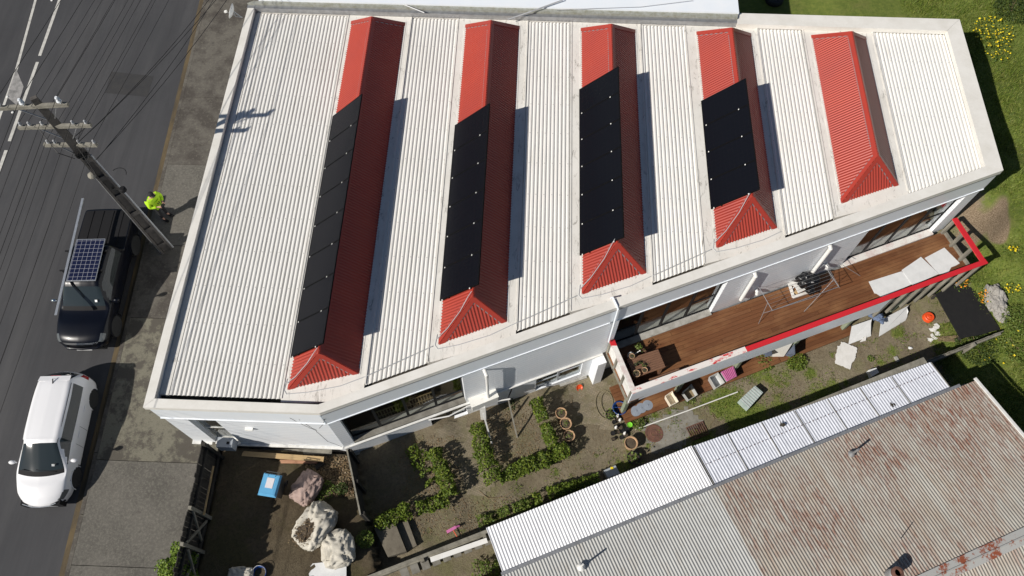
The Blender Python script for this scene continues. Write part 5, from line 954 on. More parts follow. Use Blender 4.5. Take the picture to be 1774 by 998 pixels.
# wood stack
for k,(a,b_,z,mat,l) in enumerate((((420,786),(561,796),-.55,'raw_pine','top pale plank of the timber stack along the white wall'),((444,800),(549,800),-.68,'raw_pine_pink','pinkish plank below the top plank of the timber stack'),((400,782),(575,783),-.75,'arm_timber','grey weathered plank at the back of the timber stack'))):
    m=MB(); m.bar(at(*a,z),at(*b_,z),.17 if k!=1 else .12,.06); single(m,'timber_plank',mat,l,'plank','planks stacked by the wall')
m=MB(); p=at(553,806,-.75); m.bar(p+Vector((-.1,-.1,0)),p+Vector((.15,.1,0)),.14,.12); single(m,'timber_plank','black_timber','short dark block beneath the end of the timber stack','plank','planks stacked by the wall')
# sacks
def sack(px,z,r,sc,seed,mat,label,rot=0,opening=False):
    c=at(*px,z); t=thing('sack',label,'sack',(c.x,c.y,G(c.x,c.y)),rot); m=MB()
    bm=bmesh.new(); bmesh.ops.create_icosphere(bm,subdivisions=5,radius=1); vs=[]
    for v in bm.verts:
        p=v.co; q=Vector((p.x,p.y,p.z)); sg=lambda t: math.copysign(abs(t)**.62,t)
        a=math.atan2(p.y,p.x); dm=p+.25*Vector((noise3(p+Vector((seed,1,0)),2),noise3(p+Vector((1,seed,0)),2),noise3(p+Vector((0,1,seed)),2))); rd=lambda f,o: (1-2.6*abs(noise3(dm+Vector((seed,o,0)),f)))
        fold=.045*rd(1.9,2)+.075*rd(2.8,7)*(.5+.5*noise3(p+Vector((3,seed,0)),1.5))+.045*rd(5.5,4)+.02*rd(10,9)+.09*noise3(p+Vector((seed,2,0)),1.8)+.10*max(0,p.z+.1)*math.sin(a*8+5*noise3(p+Vector((seed,9,0)),1.6))+.05*math.sin(a*15+6*noise3(p+Vector((seed,4,0)),2))*max(0,p.z)
        k=1+fold; x,y,z_=sg(p.x)*k*sc[0]*r,sg(p.y)*k*sc[1]*r,(p.z*.9+.1*noise3(p+Vector((seed,5,1)),2.5))*k*sc[2]*r
        if opening:
            dd=math.hypot(p.x+.15,p.y+.35); 
            if p.z>0 and dd<.5: z_-=(.5-dd)*.8*r
        vs.append(Vector((x,y,max(z_+sc[2]*r*.75,0.01))))
    m.add(vs,[tuple(v.index for v in f.verts) for f in bm.faces]); bm.free(); m.build('sack_body',mat,t,False,smooth=True)
    if opening:
        m=MB(); lump(m,(-.15*r*sc[0],-.35*r*sc[1],sc[2]*r*1.28),r*.5,(.9,1.2,.35),.5,4,4,2); m.build('spoil','soil',t,False)
        n=700; P=np.stack([RNG.normal(-.15*r*sc[0],.16,n),RNG.normal(-.4*r*sc[1],.22,n),RNG.normal(sc[2]*r*1.38,.05,n)],1); o=leaves('dry_clippings','dry_leaf',None,P,.05); o.parent=t
    m=MB()
    for k in range(2):
        a=1.2+2.6*k; m.tube([(r*sc[0]*.8*math.cos(a),r*sc[1]*.8*math.sin(a),r*sc[2]*1.2),(r*sc[0]*1.0*math.cos(a),r*sc[1]*1.0*math.sin(a),r*sc[2]*1.45),(r*sc[0]*.7*math.cos(a+.4),r*sc[1]*.7*math.sin(a+.4),r*sc[2]*1.35)],.022,6)
    m.build('strap',mat,t,False,smooth=True)
sack((532,845),-.55,.5,(.78,1.05,.6),3,'sack_pink','slumped pinkish fabric sack beside the blue-lidded bin',-.5)
sack((546,910),-.5,.60,(.85,1.15,.62),8,'sack_white','open pale sack spilling dry clippings in the yard',-.5,True)
sack((584,950),-.5,.56,(.88,.95,.60),14,'sack_white','closed pale sack standing on the white board in the yard',.3)
sheetthing(((524,978),(600,970),(600,1010),(522,1012)),-.80,.03,'white board lying flat on the ground under a pale sack','white_board','sheet_white','board')
t=thing('bucket','blue plastic tub at the bottom edge of the shaded yard','bucket',at(450,993,-.6)); m=MB(); m.lathe([(.16,0),(.22,.28),(.235,.29),(.2,.28),(.15,.03)],(0,0,-.2),20); m.build('tub','blue_plastic',t,False,True); m=MB(); m.tube([(.21*math.cos(a_),.21*math.sin(a_),.1+.08*math.sin(a_)) for a_ in np.linspace(0,math.pi,9)],.008,5); m.build('handle','galv',t,False)
sack((420,998),-.7,.34,(1.1,.7,.35),21,'sack_white','flattened grey sack at the bottom edge of the shaded yard')
n=500; P=[]
while len(P)<900:
    px,py=random.uniform(530,612),random.uniform(790,860)
    if px<575+(860-py)*.1 and py>835: continue
    p=at(px,py,-.78); P.append((p.x,p.y,G(p.x,p.y)+.03))
struct(leaves('leaf_litter','dry_leaf',None,P,.075,1.2),'stuff')
def tuft(px,r,h,n,mat,label,name='weed_clump',cat='weed',z=None,group='weed clumps'):
    c=gp(*px) if z is None else at(*px,z); t=thing(name,label,cat,c,0,group); n_=n; a=RNG.uniform(0,6.28,n_); rr=r*np.sqrt(RNG.uniform(0,1,n_)); P=np.stack([c.x+rr*np.cos(a),c.y+rr*np.sin(a),c.z+.03+h*RNG.uniform(0,1,n_)*(1-.7*(rr/r))],1); leaves('foliage',mat,t,P,.065,.6); m=MB()
    for k in range(5): m.tube([c-Vector((0,0,.03)),c+Vector((random.uniform(-.5,.5)*r,random.uniform(-.5,.5)*r,h*.6))],.006,4)
    m.build('stems','dry_stem',t); return t
tuft((562,850),.35,.2,260,'weed_leaf','low green weeds between the pinkish sack and the dark divider'); tuft((592,848),.22,.35,200,'dark_leaf','dark leafy weed against the divider between yard and garden')
tuft((633,935),.3,.3,420,'weed_leaf','strip of green weeds beside the concrete steps',z=-1.0)
# divider wall and steps
dv=thing('divider_fence','dark board fence dividing the yard from the sunken garden','fence',(-5.2,5.2,-1.5)); a=Vector((-5.50,6.28,0)); b=Vector((-4.80,4.22,0)); w=Vector((.06,.02,0))
m=MB()
for k in range(7): z0=-1.75+.28*k; z1=z0+.27; 
for k in range(7):
    z0=-1.75+.28*k; m.hexa([a-w*.4+Vector((0,0,z0)),b-w*.4+Vector((0,0,z0)),b+w*.4+Vector((0,0,z0)),a+w*.4+Vector((0,0,z0))],[p+Vector((0,0,z0+.272)) for p in (a-w*.4,b-w*.4,b+w*.4,a+w*.4)])
m.build('boards','black_timber',dv); m=MB(); m.bar(a+Vector((0,0,.225)),b+Vector((0,0,.225)),.05,.03); m.build('capping','grey_timber',dv)
for t_ in (.02,.5,.98): p=lerp(a,b,t_)+w*1.3; m=MB(); m.box(p.x-.05,p.x+.05,p.y-.05,p.y+.05,-1.9,.18); m.build('fence_post','black_timber',dv)
sp=thing('concrete_steps','two worn concrete steps going down beside the dark divider','steps',(-4.5,3.3,-1.5))
for k,(q,zt_) in enumerate(((((648,915),(684,905),(704,955),(672,965)),-1.22),(((686,908),(706,902),(722,945),(706,955)),-1.40))):
    m=MB(); p=[at(*c_,zt_) for c_ in q]; m.hexa([Vector((v.x,v.y,-1.9)) for v in p],p); m.build('step','step_concrete',sp)
# ------------------------------------------------------------------ hedges
def hedge(pts,w,h,label,dens=1000,mat='hedge_leaf',size=.085):
    h*=1.3; w*=1.12
    P3=[gp(*p) for p in pts]; t=thing('hedge',label,'hedge',sum(P3,Vector())/len(P3)); t.location.z=min(p.z for p in P3); t.matrix_basis=Matrix.Translation(t.location); L=[]; m=MB()
    for a,b in zip(P3,P3[1:]):
        ln=(b-a).length; n=int(dens*ln); d=(b-a).normalized(); s=Vector((-d.y,d.x,0))
        for _ in range(n):
            u=random.uniform(-.05,1.05); q=lerp(a,b,u); th=random.uniform(-.35,3.5)
            if noise3(q+Vector((2,9,4)),2.6)<-.42: continue
            hh=h*(1+.4*noise3(q*1.0,1.7)+.3*noise3(q,4.2)); ww=w*(1+.4*noise3(q+Vector((7,3,1)),1.9)+.4*noise3(q,4.0)); r=random.uniform(.45,1)**.5*(1+.12*random.gauss(0,1))
            L.append(q+s*(ww*.5*math.cos(th)*r)+Vector((0,0,hh*.5+hh*.5*math.sin(th)*r)))
        for k in range(max(2,int(ln/.3))):
            q=lerp(a,b,(k+.5)/max(2,int(ln/.3))); 
            for _ in range(3): m.tube([q-Vector((0,0,.05)),q+s*random.uniform(-.3,.3)*w+d*random.uniform(-.15,.15)+Vector((0,0,h*.85))],[.014,.006],5)
    leaves('foliage',mat,t,[tuple(p) for p in L],size,.35); m.build('stems','bark',t)
hedge(((828,742),(838,790),(858,838)),.46,.55,'clipped green hedge on the path side of the bare garden bed')
hedge(((866,832),(910,812),(955,796),(982,782)),.42,.5,'clipped green hedge along the front of the bare garden bed')
hedge(((928,700),(942,735),(958,780)),.36,.5,'clipped green hedge behind the row of three pots')
hedge(((752,785),(768,820),(782,862)),.45,.5,'loose green hedge on the shady side of the brick path')
hedge(((655,912),(700,890),(745,878),(775,866)),.42,.4,'low green hedge running from the steps to the path',700)
hedge(((712,778),(722,792),(738,806)),.5,.25,'straggly low bush by the tall window bed',420)
hedge(((738,818),(750,838)),.4,.35,'small rounded green bush inside the shaded bed',600)
hedge(((925,868),(950,858),(985,848),(1015,838),(1035,832)),.36,.35,'dense green bushes growing against the shed fence',800)
hedge(((830,905),(880,885),(915,875)),.3,.22,'sparse low green growth along the shed fence',420,'weed_leaf')
hedge(((885,985),(860,990),(820,992)),.6,.35,'weedy green bush behind the boundary fence at the bottom edge',500,'weed_leaf')
hedge(((885,690),(887,712)),.2,.2,'little shrub at the foot of the timber pole',300,'dark_leaf',.05)
# brick path and bed soil
q=[gp(*p) for p in ((752,745),(806,722),(822,760),(856,842),(840,858),(810,858),(790,800))]
def drape(poly,name,mat,dz=.012):
    import mathutils.geometry as mg
    bm=bmesh.new(); xs=[p.x for p in poly]; ys=[p.y for p in poly]; st=.16; grid={}
    from mathutils.geometry import intersect_point_tri_2d
    def inside(x,y):
        c=False
        for i in range(len(poly)):
            a,b=poly[i],poly[i-1]
            if (a.y>y)!=(b.y>y) and x<(b.x-a.x)*(y-a.y)/(b.y-a.y)+a.x: c=not c
        return c
    vs={}; fs=[]; 
    nx=int((max(xs)-min(xs))/st)+1; ny=int((max(ys)-min(ys))/st)+1
    m=MB()
    def vid(i,j):
        if (i,j) not in vs: x,y=min(xs)+i*st,min(ys)+j*st; vs[(i,j)]=len(m.v); m.v.append(Vector((x+.05*noise3((x,y,0),3),y+.05*noise3((y,x,2),3),G(x,y)+dz)))
        return vs[(i,j)]
    for i in range(nx):
        for j in range(ny):
            if inside(min(xs)+(i+.5)*st,min(ys)+(j+.5)*st): m.f.append((vid(i,j),vid(i+1,j),vid(i+1,j+1),vid(i,j+1)))
    return struct(m.build(name,mat,smooth=True))
drape(q,'path','brick_paving')
q=[gp(*p) for p in ((1005,648),(1040,650),(1085,705),(1070,745),(1010,735),(985,680))]; drape(q,'path','brick_paving')
q=[gp(*p) for p in ((1110,735),(1190,705),(1215,730),(1180,775),(1130,785))]; drape(q,'path','concrete_old')
n=5000; P=[]
for (x0,x1,y0,y1,k) in ((690,800,755,860,1100),(845,935,700,805,900),(640,1000,860,930,1500),(960,1250,660,850,700),(1250,1660,560,720,500)):
    for _ in range(k):
        p=gp(random.uniform(x0,x1),random.uniform(y0,y1)); 
        if p.x>XDIV(p.y)+.1 and (p-S0).dot(FN)>.1 and p.y>FENY(p.x)+.15: P.append((p.x,p.y,p.z+.015))
struct(leaves('leaf_litter','dry_leaf',None,P,.05,2.0),'stuff')
# ------------------------------------------------------------------ grass and weeds that nobody could count
def scatter(n,x0,x1,y0,y1):
    x=RNG.uniform(x0,x1,n); y=RNG.uniform(y0,y1,n); g=grassmask(x,y); mu=mulchmask(x,y)
    from mathutils import noise
    nz=np.array([noise.noise((a*1.6,b*1.6,0)) for a,b in zip(x,y)])
    keep=(RNG.uniform(0,1,n)<np.clip(g*1.15+nz*.55-.2,0,1))&(mu<.35)
    off=(x-S0.x)*FN.x+(y-S0.y)*FN.y; inb=(off<.1)&(x<16.25)&(y<22.7); sh=((x-OB.x)*NN.x+(y-OB.y)*NN.y>-w0)&(x<re*ND.x+OB.x)
    dk=((x-FLc.x)*DN.x+(y-FLc.y)*DN.y<.0)&(x<15.9)
    keep&=~inb&~sh&~dk&(x>XDIV(y)); return np.stack([x[keep],y[keep],G_np(x[keep],y[keep])],1)
P=scatter(150000,14.5,26,4,30); h=.10+.08*RNG.uniform(0,1,len(P))
from mathutils import noise as _nz
hn=np.array([_nz.noise((a*.9,b*.9,3)) for a,b in P[:,:2]]); h=h*(1.1+1.0*np.clip(hn,-.6,1))
struct(blades('grass','grass_blade',P,h,.014,.75),'stuff')
P=scatter(26000,4,14.5,22.6,30); struct(blades('grass','grass_blade',P,.14,.016,.7),'stuff')
P=scatter(120000,-4,16,4.5,14); struct(blades('weeds','grass_blade',P,.085,.012,.9),'stuff')
P=scatter(34000,-4,16,4.5,14); struct(leaves('weeds','weed_leaf',None,P+np.array([0,0,.03]),.05,1.0),'stuff')
def flowers(px,r,n,mat,label,hs=.3):
    c=gp(*px); t=thing('flowering_plant',label,'plant',c); a=RNG.uniform(0,6.28,n); rr=r*np.sqrt(RNG.uniform(0,1,n)); P=np.stack([c.x+rr*np.cos(a),c.y+rr*np.sin(a),0*a],1); P[:,2]=G_np(P[:,0],P[:,1])+hs*RNG.uniform(.7,1.1,n); leaves('flowers',mat,t,P,.075,1.5,.9)
    Q=np.repeat(P,5,0)+RNG.normal(size=(5*n,3))*[.1,.1,.07]; Q[:,2]-=.1; leaves('foliage','weed_leaf',t,Q,.07)
flowers((1712,62),.85,110,'flower_yellow','big patch of yellow flowers in the grass at the top right',.35); flowers((1722,95),.55,40,'flower_yellow','scatter of yellow flowers below the big yellow patch',.3)
flowers((1747,437),.16,24,'flower_yellow','small yellow flower clump by the far corner of the red rail'); flowers((1745,503),.2,14,'flower_yellow','few yellow flowers in grass above the pale rock'); flowers((1757,504),.12,8,'flower_yellow','few yellow flowers right of those above the rock')
flowers((1661,494),.2,26,'flower_orange','orange yellow flowers beside the red rail and black sheet'); flowers((1703,518),.27,40,'flower_orange','orange yellow flowers on the far edge of the black sheet'); flowers((1730,600),.9,12,'flower_yellow','scattered tiny yellow flowers near the end of the fence',.15)
# bushes on the right
for k,(px,r,h_,n_,l) in enumerate((((1765,560),.7,.5,1500,'dark green bush at the right edge below the rock'),((1752,20),.8,.8,1900,'dark bush at the top right corner of the lawn'),((1690,600),.8,.35,1300,'low bush where the boundary fence ends'),((1760,600),.7,.35,900,'leafy weeds right of the fence end'))):
    tuft(px,r,h_,n_,'dark_leaf' if k in (1,2) else 'weed_leaf',l,'bush','bush',group=None)
# rock, black sheet
m=MB(); c=gp(1721,520); lump(m,c+Vector((0,0,.12)),.5,(.75,1.1,.62),.35,1.6,5,4); lump(m,gp(1733,545)+Vector((0,0,.1)),.38,(.7,.9,.6),.35,2,4,7); single(m,'rock','rock','pale grey rock beside the black sheet and the lawn','rock',smooth=False)
q=[at(*p,-1.25) for p in ((1621,509),(1672,484),(1700,520),(1733,570),(1698,580),(1664,586),(1638,540))]; bs=thing('black_sheet','large black sheet covering a low frame at the far end of the garden','black cover',sum(q,Vector())/7-Vector((0,0,.4))); m=MB(); m.slab(q,.05); m.build('cover','mat_black',bs)
for i in (0,1,3,5): m=MB(); p=q[i]*.97+sum(q,Vector())/7*.03; m.box(p.x-.04,p.x+.04,p.y-.04,p.y+.04,-2.1,-1.305); m.build('leg','black_timber',bs)
# ------------------------------------------------------------------ boundary fence along the shed
bf=thing('boundary_fence','long weathered timber fence between the garden and the shed','fence',(5,6.3,-2.2)); fa_=at(620,1008,-.75); fb_=at(1737,573,-.75); fa_.z=fb_.z=0; fd=(fb_-fa_); fl_=fd.length; fd.normalize(); fn=Vector((fd.y,-fd.x,0))
def PF(s,o,z): return fa_+fd*s+fn*o+Vector((0,0,z))
m=MB(); s=0
while s<fl_:
    zt_=-.72+random.uniform(-.02,.02)-.1*(s>fl_-4); zb__=-2.6; o_=random.uniform(-.006,.006); m.hexa([PF(s,o_-.01,zb__),PF(s+.145,o_-.01,zb__),PF(s+.145,o_+.012,zb__),PF(s,o_+.012,zb__)],[PF(s,o_-.01,zt_),PF(s+.145,o_-.01,zt_),PF(s+.145,o_+.012,zt_),PF(s,o_+.012,zt_)]); s+=.15
m.build('fence_boards','grey_timber',bf)
for z in (-.95,-1.9): m=MB(); m.bar(PF(0,.05,z),PF(fl_,.05,z),.06,.09); m.build('fence_rail','grey_timber',bf)
m=MB(); m.bar(PF(0,.0,-.69),PF(fl_-4,.0,-.69),.11,.03); m.build('capping','grey_timber',bf)
for k in range(int(fl_/2.1)+1): s=min(fl_-.05,k*2.1); m=MB(); m.hexa([PF(s-.05,.02,-2.6),PF(s+.05,.02,-2.6),PF(s+.05,.14,-2.6),PF(s-.05,.14,-2.6)],[PF(s-.05,.02,-.78),PF(s+.05,.02,-.78),PF(s+.05,.14,-.78),PF(s-.05,.14,-.78)]); m.build('fence_post','grey_timber',bf)
for k in range(9):
    s=(at(690+18*k,985-7.7*k,-.9)-fa_).dot(fd); m=MB(); m.hexa([PF(s,.06,-1.05),PF(s+.26,.06,-1.05),PF(s+.26,.34,-1.3),PF(s,.34,-1.3)],[PF(s,.06,-1.0),PF(s+.26,.06,-1.0),PF(s+.26,.34,-1.25),PF(s,.34,-1.25)]); m.build('paling','concrete_old',bf)
m=MB(); m.bar(at(746,970,-.9),at(844,936,-.85),.16,.05); single(m,'white_plank','white_plastic','long white plank lying along the shed side of the boundary fence','plank')
# ------------------------------------------------------------------ small things in the garden
for px,l,r in (((972,716),'plant pot nearest the wall in the row of three by the hedge',.21),((980,734),'middle plant pot in the row of three by the hedge',.22),((986,755),'plant pot furthest from the wall in the row of three by the hedge',.21)): pot(gp(*px,.3)-Vector((0,0,.3)),r,.34,l,group='pots in a row by the hedge',lv='weed_leaf',nl=22,lr=.14)
pot(gp(1093,768,.3)-Vector((0,0,.3)),.245,.36,'large pale clay pot of soil alone near the pile of black pots'); pot(gp(1097,794,.2)-Vector((0,0,.2)),.24,.28,'dark broken pot in weeds beside the large clay pot','black_pot',lv='weed_leaf',nl=40)
pot(gp(1058,718,.25)-Vector((0,0,.25)),.19,.26,'wide black pot of weeds beside the blue tub','black_pot',lv='weed_leaf',nl=60)
pot(gp(1091,736,.12)-Vector((0,0,.12)),.10,.14,'bright green empty pot in the weeds','green_plastic',fill=None)
t=thing('saucer','small orange clay saucer tipped on the paving near the wall','saucer',gp(1003,672)); m=MB(); m.lathe([(.09,0),(.13,.05),(.12,.05),(.08,.015)],(0,0,.03),16,(.3,-.4,.8)); m.build('dish','orange_plastic',t,False)
random.seed(21); k=0
pots=[(1063,733),(1070,728),(1066,741),(1074,742),(1061,752),(1071,750),(1079,748),(1083,755),(1076,759),(1068,724),(1085,746),(1062,762)]
for p in pots: pot(gp(*p),random.uniform(.07,.11),random.uniform(.1,.16),'small black plastic pot in the cluster beside the timber platform','black_pot','black pots heaped by the platform',fill='soil' if k%2 else None); k+=1
for k,p in enumerate(((1069,723),(1073,730),(1066,743),(1081,753))):
    t=thing('plastic_bottle','small white plastic bottle standing among the heaped black pots','bottle',gp(*p),0,'white bottles among the black pots'); m=MB(); m.lathe([(.045,0),(.05,.02),(.05,.14),(.02,.18),(.02,.2)],(0,0,.1),14); m.build('bottle_body','white_plastic',t,False,True); m=MB(); m.lathe([(.024,.2),(.024,.225)],(0,0,.1),12); m.build('cap','white_plastic',t,False)
t=thing('tub','round blue plastic tub beside the corner post of the deck','tub',gp(1073,708,.2)-Vector((0,0,.2))); m=MB(); m.lathe([(.20,0),(.25,.3),(.27,.31),(.23,.3),(.18,.04)],(0,0,0),20); m.build('tub_body','blue_plastic',t,False,True); m=MB(); m.tube([(-.24,0,.3),(-.1,0,.36),(.1,0,.36),(.24,0,.3)],.012,6); m.build('handle','blue_plastic',t,False)
def plat(px,dz=0): p=at(*px,-1.8); z=ZPF(p); return at(*px,z+dz)
for px,l in (((1102,712),'grey round lid partly under the deck, nearest the corner post'),((1111,707),'middle grey round lid with a pale knob on the platform'),((1122,702),'grey round lid nearest the cream basin on the platform')):
    t=thing('drum',l,'drum',plat(px,.18)-Vector((0,0,.17)),0,'grey lidded drums on the platform'); m=MB(); m.lathe([(.14,0),(.16,.16)],(0,0,0),20); m.build('drum_body','grey_plastic',t,False); m=MB(); m.lathe([(.175,.162),(.175,.18),(.03,.187),(.025,.20)],(0,0,0),20); m.build('lid','grey_plastic',t,False)
def tubbox(px,z,h,mat,label,inner,name='storage_tub',rim=.03,lid=None,z0=None):
    c=[at(*p,z) for p in px]; cc=sum(c,Vector())/4; t=thing(name,label,'tub',Vector((cc.x,cc.y,z-h))); m=MB(); bt=[cc+(p-cc)*.86-Vector((0,0,h)) for p in c]; ib=[cc+(p-cc)*.8-Vector((0,0,h-.03)) for p in c]; it=[cc+(p-cc)*.9 for p in c]
    m.add(bt+c+it+ib,[(3,2,1,0)]+[(i,(i+1)%4,4+(i+1)%4,4+i) for i in range(4)]+[(4+i,4+(i+1)%4,8+(i+1)%4,8+i) for i in range(4)]+[(8+i,8+(i+1)%4,12+(i+1)%4,12+i) for i in range(4)]+[(12,13,14,15)]); m.build('tub_body',mat,t)
    if inner: m=MB(); m.slab([p+Vector((0,0,.05)) for p in ib],.03); m.build('contents',inner,t)
    if lid: m=MB(); m.slab([cc+(p-cc)*1.03+Vector((0,0,.03)) for p in c],.025); [m.bar(lerp(c[0],c[1],t_)*.96+cc*.04+Vector((0,0,.04)),lerp(c[3],c[2],t_)*.96+cc*.04+Vector((0,0,.04)),.02,.02) for t_ in np.linspace(.08,.92,7)]; m.build('lid',lid,t)
    return t
zq=-1.55
tubbox(((1152,686),(1165,677),(1176,696),(1162,703)),zq,.28,'cream_plastic','cream plastic basin on the low platform',None,'basin')
tubbox(((1182,679),(1198,665),(1209,684),(1193,694)),zq,.3,'clear_plastic','dirty clear plastic tub of brown rubbish beside the cream basin','dry_stem')
tubbox(((1228,653),(1244,645),(1256,663),(1240,673)),zq+.02,.32,'clear_plastic','clear plastic box beside the pink lidded crate','sheet_white')
tubbox(((1249,645),(1270,635),(1276,652),(1259,661)),zq+.06,.32,'clear_plastic','clear crate with ribbed pink lid under the deck rail',None,'storage_crate',lid='pink_plastic')
t=thing('polycarbonate_crate','upturned translucent ribbed plastic crate on the weedy ground','crate',gp(1300,690)); q=[gp(*p,.32) for p in ((1281,693),(1308,668),(1322,680),(1297,708))]; m=MB(); cc=sum(q,Vector())/4; m.hexa([Vector((p.x,p.y,G(p.x,p.y))) for p in q],q)
m.build('crate_body','poly_sheet',t); m=MB()
for t_ in np.linspace(.08,.92,8): m.bar(lerp(q[0],q[1],t_)+Vector((0,0,.004)),lerp(q[3],q[2],t_)+Vector((0,0,.004)),.025,.02)
m.build('rib','clear_plastic',t)
m=MB(); m.tube([gp(1101,744,.05),gp(1190,712,.05),gp(1278,679,.05)],.022,7); single(m,'white_pole','white_plastic','long thin white pole lying on the ground below the deck','pole')
t=thing('manhole_cover','round rusty manhole cover in the ground near the white pole','manhole cover',gp(1133,751)); m=MB(); m.lathe([(.33,0),(.33,.02),(.27,.022),(.26,.015),(.14,.015),(.13,.022),(.10,.022),(.09,.015),(.02,.016)],(0,0,.02),24); m.build('cover','rust_iron',t,False)
t=thing('drain_grate','square rusty iron grate lying near the shed fence','grate',gp(1208,747)); c=gp(1208,747)+Vector((0,0,.04)); m=MB()
for k in range(9): m.bar(c+FD*(-.32+.08*k)+FN*.24,c+FD*(-.32+.08*k)-FN*.24,.025,.02)
for s in (-1,1): m.bar(c+FN*s*.24-FD*.35,c+FN*s*.24+FD*.35,.03,.03)
m.build('bars','rust_iron',t)
m=MB(); c=gp(1046,700); pts=[]
for k in range(60): a=k*.25; r=.42+.06*math.sin(a*.37); p=c+Vector((r*math.cos(a)*.8+.25*math.sin(a*.11),r*1.25*math.sin(a),0)); pts.append(Vector((p.x,p.y,G(p.x,p.y)+.03+.0006*k)))
m.tube(pts,.012,5); single(m,'garden_hose','hose','loose coil of brown garden hose on the paving by the deck','hose')
for px,l in ((((830,850),(845,863),(870,862),(890,850)),'thin dry stick on the bare ground between the two hedged beds'),(((1225,742),(1238,726),(1233,715),(1242,725)),'curled dry stem beside the iron grate')):
    m=MB(); m.tube([gp(*p,.02) for p in px],.01,5); single(m,'dry_stick','dry_stem',l,'stick')
m=MB(); 
for k in range(12): a=gp(1630+random.uniform(-8,8),588+random.uniform(-4,4),.05+.02*k%.1); b=gp(1660+random.uniform(-4,6),585+random.uniform(-8,8),.05); m.tube([a,b],.012,4)
single(m,'stick_pile','dry_stem','bundle of dry sticks by the black sheet and the fence','sticks')
t=thing('storage_box','grey plastic box with a yellow sticker beside the shed roof','box',gp(1058,820)); q=[gp(*p,.3) for p in ((1046,815),(1066,806),(1074,820),(1053,828))]; m=MB(); m.hexa([Vector((p.x,p.y,G(p.x,p.y))) for p in q],q); m.build('box_body','tank_grey',t); c=gp(1060,811,.31); m=MB(); m.box(c.x-.05,c.x+.05,c.y-.04,c.y+.04,c.z,c.z+.008); m.build('sticker','flower_yellow',t)
t=thing('garden_tool','pink handled garden toy lying by the boundary fence','tool',gp(786,918)); m=MB(); a,b=gp(774,922,.08),gp(790,913,.12); m.bar(a,b,.10,.03); m.bar(b,gp(796,911,.1),.06,.04); m.build('head','pink_plastic',t); m=MB(); m.tube([gp(783,915,.1),gp(792,930,.1)],.014,6); m.build('handle','orange_plastic',t)
# boards and rubbish at the far end
def leaning(px,zt_,label,split=2):
    pts=[]
    for i,p in enumerate(px): pts.append(at(*p,zt_) if i<split else gp(*p,.02))
    n=(pts[1]-pts[0]).cross(pts[3]-pts[0]).normalized(); n=n if n.z>0 else -n; q=[]
    for i,p in enumerate(pts):
        nx=pts[(i+1)%4]
        for t in ([0,.2,.4,.6,.8] if i in (1,) else [0]): q.append(lerp(p,nx,t)+(Vector((random.uniform(-.05,.05),random.uniform(-.03,.03),0)) if t else Vector()))
    m=MB(); m.slab(q,.012,n); single(m,'plasterboard','sheet_white',label,'board','boards propped against the platform')
leaning(((1476,565),(1510.6,553),(1509,582),(1470,597)),-1.5,'smaller torn white board propped against the low platform')
leaning(((1527,554),(1574.6,529),(1569,555),(1523,583)),-1.45,'larger white board propped near the blue garment')
z_=G(gp(1465,615).x,gp(1465,615).y)+.05
sheetthing(((1447.5,617),(1451,600),(1456,598),(1458,592),(1470,596),(1485,603),(1483,616),(1480.5,624),(1477,628),(1473,640),(1458,634),(1447.5,630)),z_,.015,'ragged white board lying flat on the ground below the leaning boards','broken_board','board_broken','board',rag=.02)
sheetthing(((1489,593),(1502,578),(1500,590),(1493,592)),-1.8,.012,'triangular white board scrap beside the smaller leaning board','board_scrap','board_broken','board')
for k in range(11):
    p=gp(1620+random.gauss(0,4.5),583+random.gauss(0,9),.03); m=MB(); q=[p+Vector((random.uniform(.05,.13)*math.cos(a+.3*random.random()),random.uniform(.05,.13)*math.sin(a),.01*random.random())) for a in np.linspace(0,6.28,6)[:-1]]; m.slab(q,.012); single(m,'board_scrap','board_broken','small white board scrap in the scatter near the black sheet','scrap','white scraps near the black sheet')
t=thing('foam_block','white foam block on the ground by the boundary fence','block',gp(1514,645)); q=[gp(*p,.25) for p in ((1505,641),(1518,637),(1523,645),(1511,652))]; m=MB(); m.hexa([Vector((p.x,p.y,G(p.x,p.y))) for p in q],q); m.build('block_body','sheet_white',t)
for k in range(2): m=MB(); a_,b_=lerp(q[0],q[3],.33+.33*k),lerp(q[1],q[2],.33+.33*k); m.bar(a_+Vector((0,0,.002)),b_+Vector((0,0,.002)),.015,.006); m.build('score_line','clear_plastic',t)
m=MB(); m.bar(gp(1551,618,.03),gp(1556,627,.03),.12,.06); single(m,'brick','concrete_pale','pale brick lying near the boundary fence','brick')
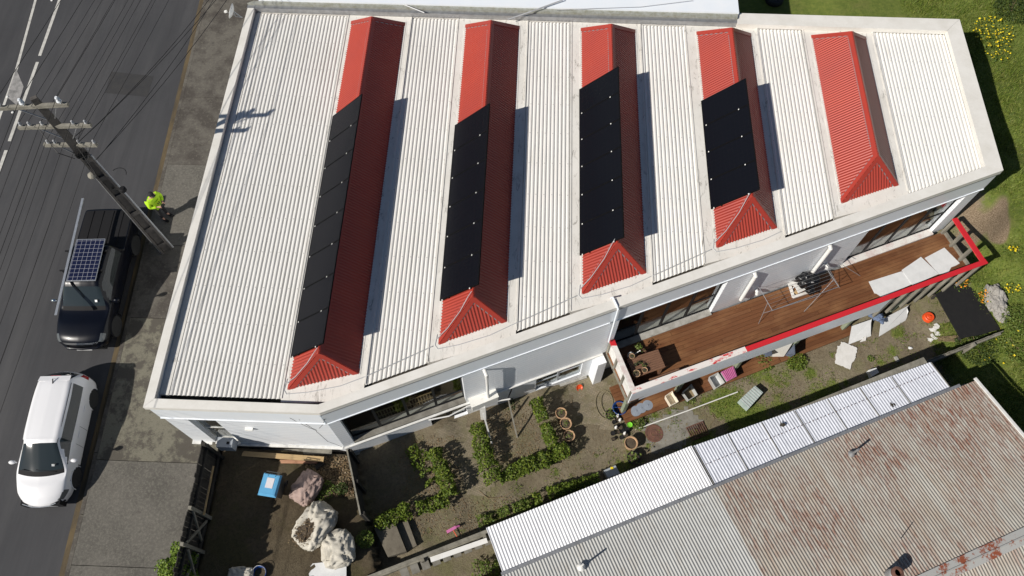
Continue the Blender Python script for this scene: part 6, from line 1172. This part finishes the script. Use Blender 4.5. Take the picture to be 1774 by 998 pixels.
m=MB(); p=gp(1577,603,.04); lump(m,p,.07,(1.2,.8,.5),.3,3,2,3); single(m,'paper_scrap','paper','crumpled white paper scrap on the weeds near the boundary fence','scrap')
t=thing('orange_lid','round orange plastic tub upturned on the bare ground','tub',gp(1607,551)); m=MB(); m.lathe([(.21,0),(.19,.14),(.17,.16),(.10,.15),(.08,.165),(.02,.165)],(0,0,0),22); m.build('lid_body','orange_plastic',t,False,False); m=MB(); m.tube([(-.08,0,.17),(0,0,.2),(.08,0,.17)],.014,6); m.build('handle','orange_plastic',t,False)
m=MB(); lump(m,plat((1521,549),.12),.2,(1.1,.7,.35),.5,3,4,5); lump(m,plat((1512,547),.1),.13,(1.3,.6,.4),.4,3,3,8); lump(m,plat((1527,555),.06),.13,(.7,1.2,.35),.4,3,3,2); single(m,'garment','denim','crumpled blue garment on the low platform','garment',smooth=True)
for px,l in ((((1322,611),(1336,600),(1338,616),(1326,618)),'slate blue folded cover left of the beige panel beneath the deck'),(((1360,615),(1377,595),(1378,612),(1368,618)),'slate blue folded cover right of the beige panel beneath the deck')):
    m=MB(); q=[at(*p,z) for p,z in zip(px,(-1.85,-1.1,-1.15,-1.85))]; n=(q[1]-q[0]).cross(q[3]-q[0]).normalized(); m.slab(q,.05,n); single(m,'folded_cover','slate_cloth',l,'cover')
m=MB(); q=[at(*p,z) for p,z in zip(((1335,618),(1338,600),(1374,592),(1357,618)),(-1.85,-1.1,-1.05,-1.85))]; n=(q[1]-q[0]).cross(q[3]-q[0]).normalized(); m.slab(q,.02,n); single(m,'leaning_panel','cream_cap','beige panel leaning under the deck between two slate covers','panel')
tuft((1322,626),.42,.35,600,'weed_leaf','thick green weeds below the beige panel'); tuft((1378,627),.4,.35,550,'hedge_leaf','thick green weeds right of the beige panel'); tuft((1106,735),.25,.35,260,'weed_leaf','upright weeds beside the bright green pot'); tuft((1507,622),.12,.18,60,'weed_leaf','single dark weed on bare ground below the leaning boards'); tuft((1195,692),.2,.12,130,'weed_leaf','small weeds below the dirty clear tub'); tuft((1630,508),.35,.2,260,'weed_leaf','weeds between the deck rail and the black sheet')
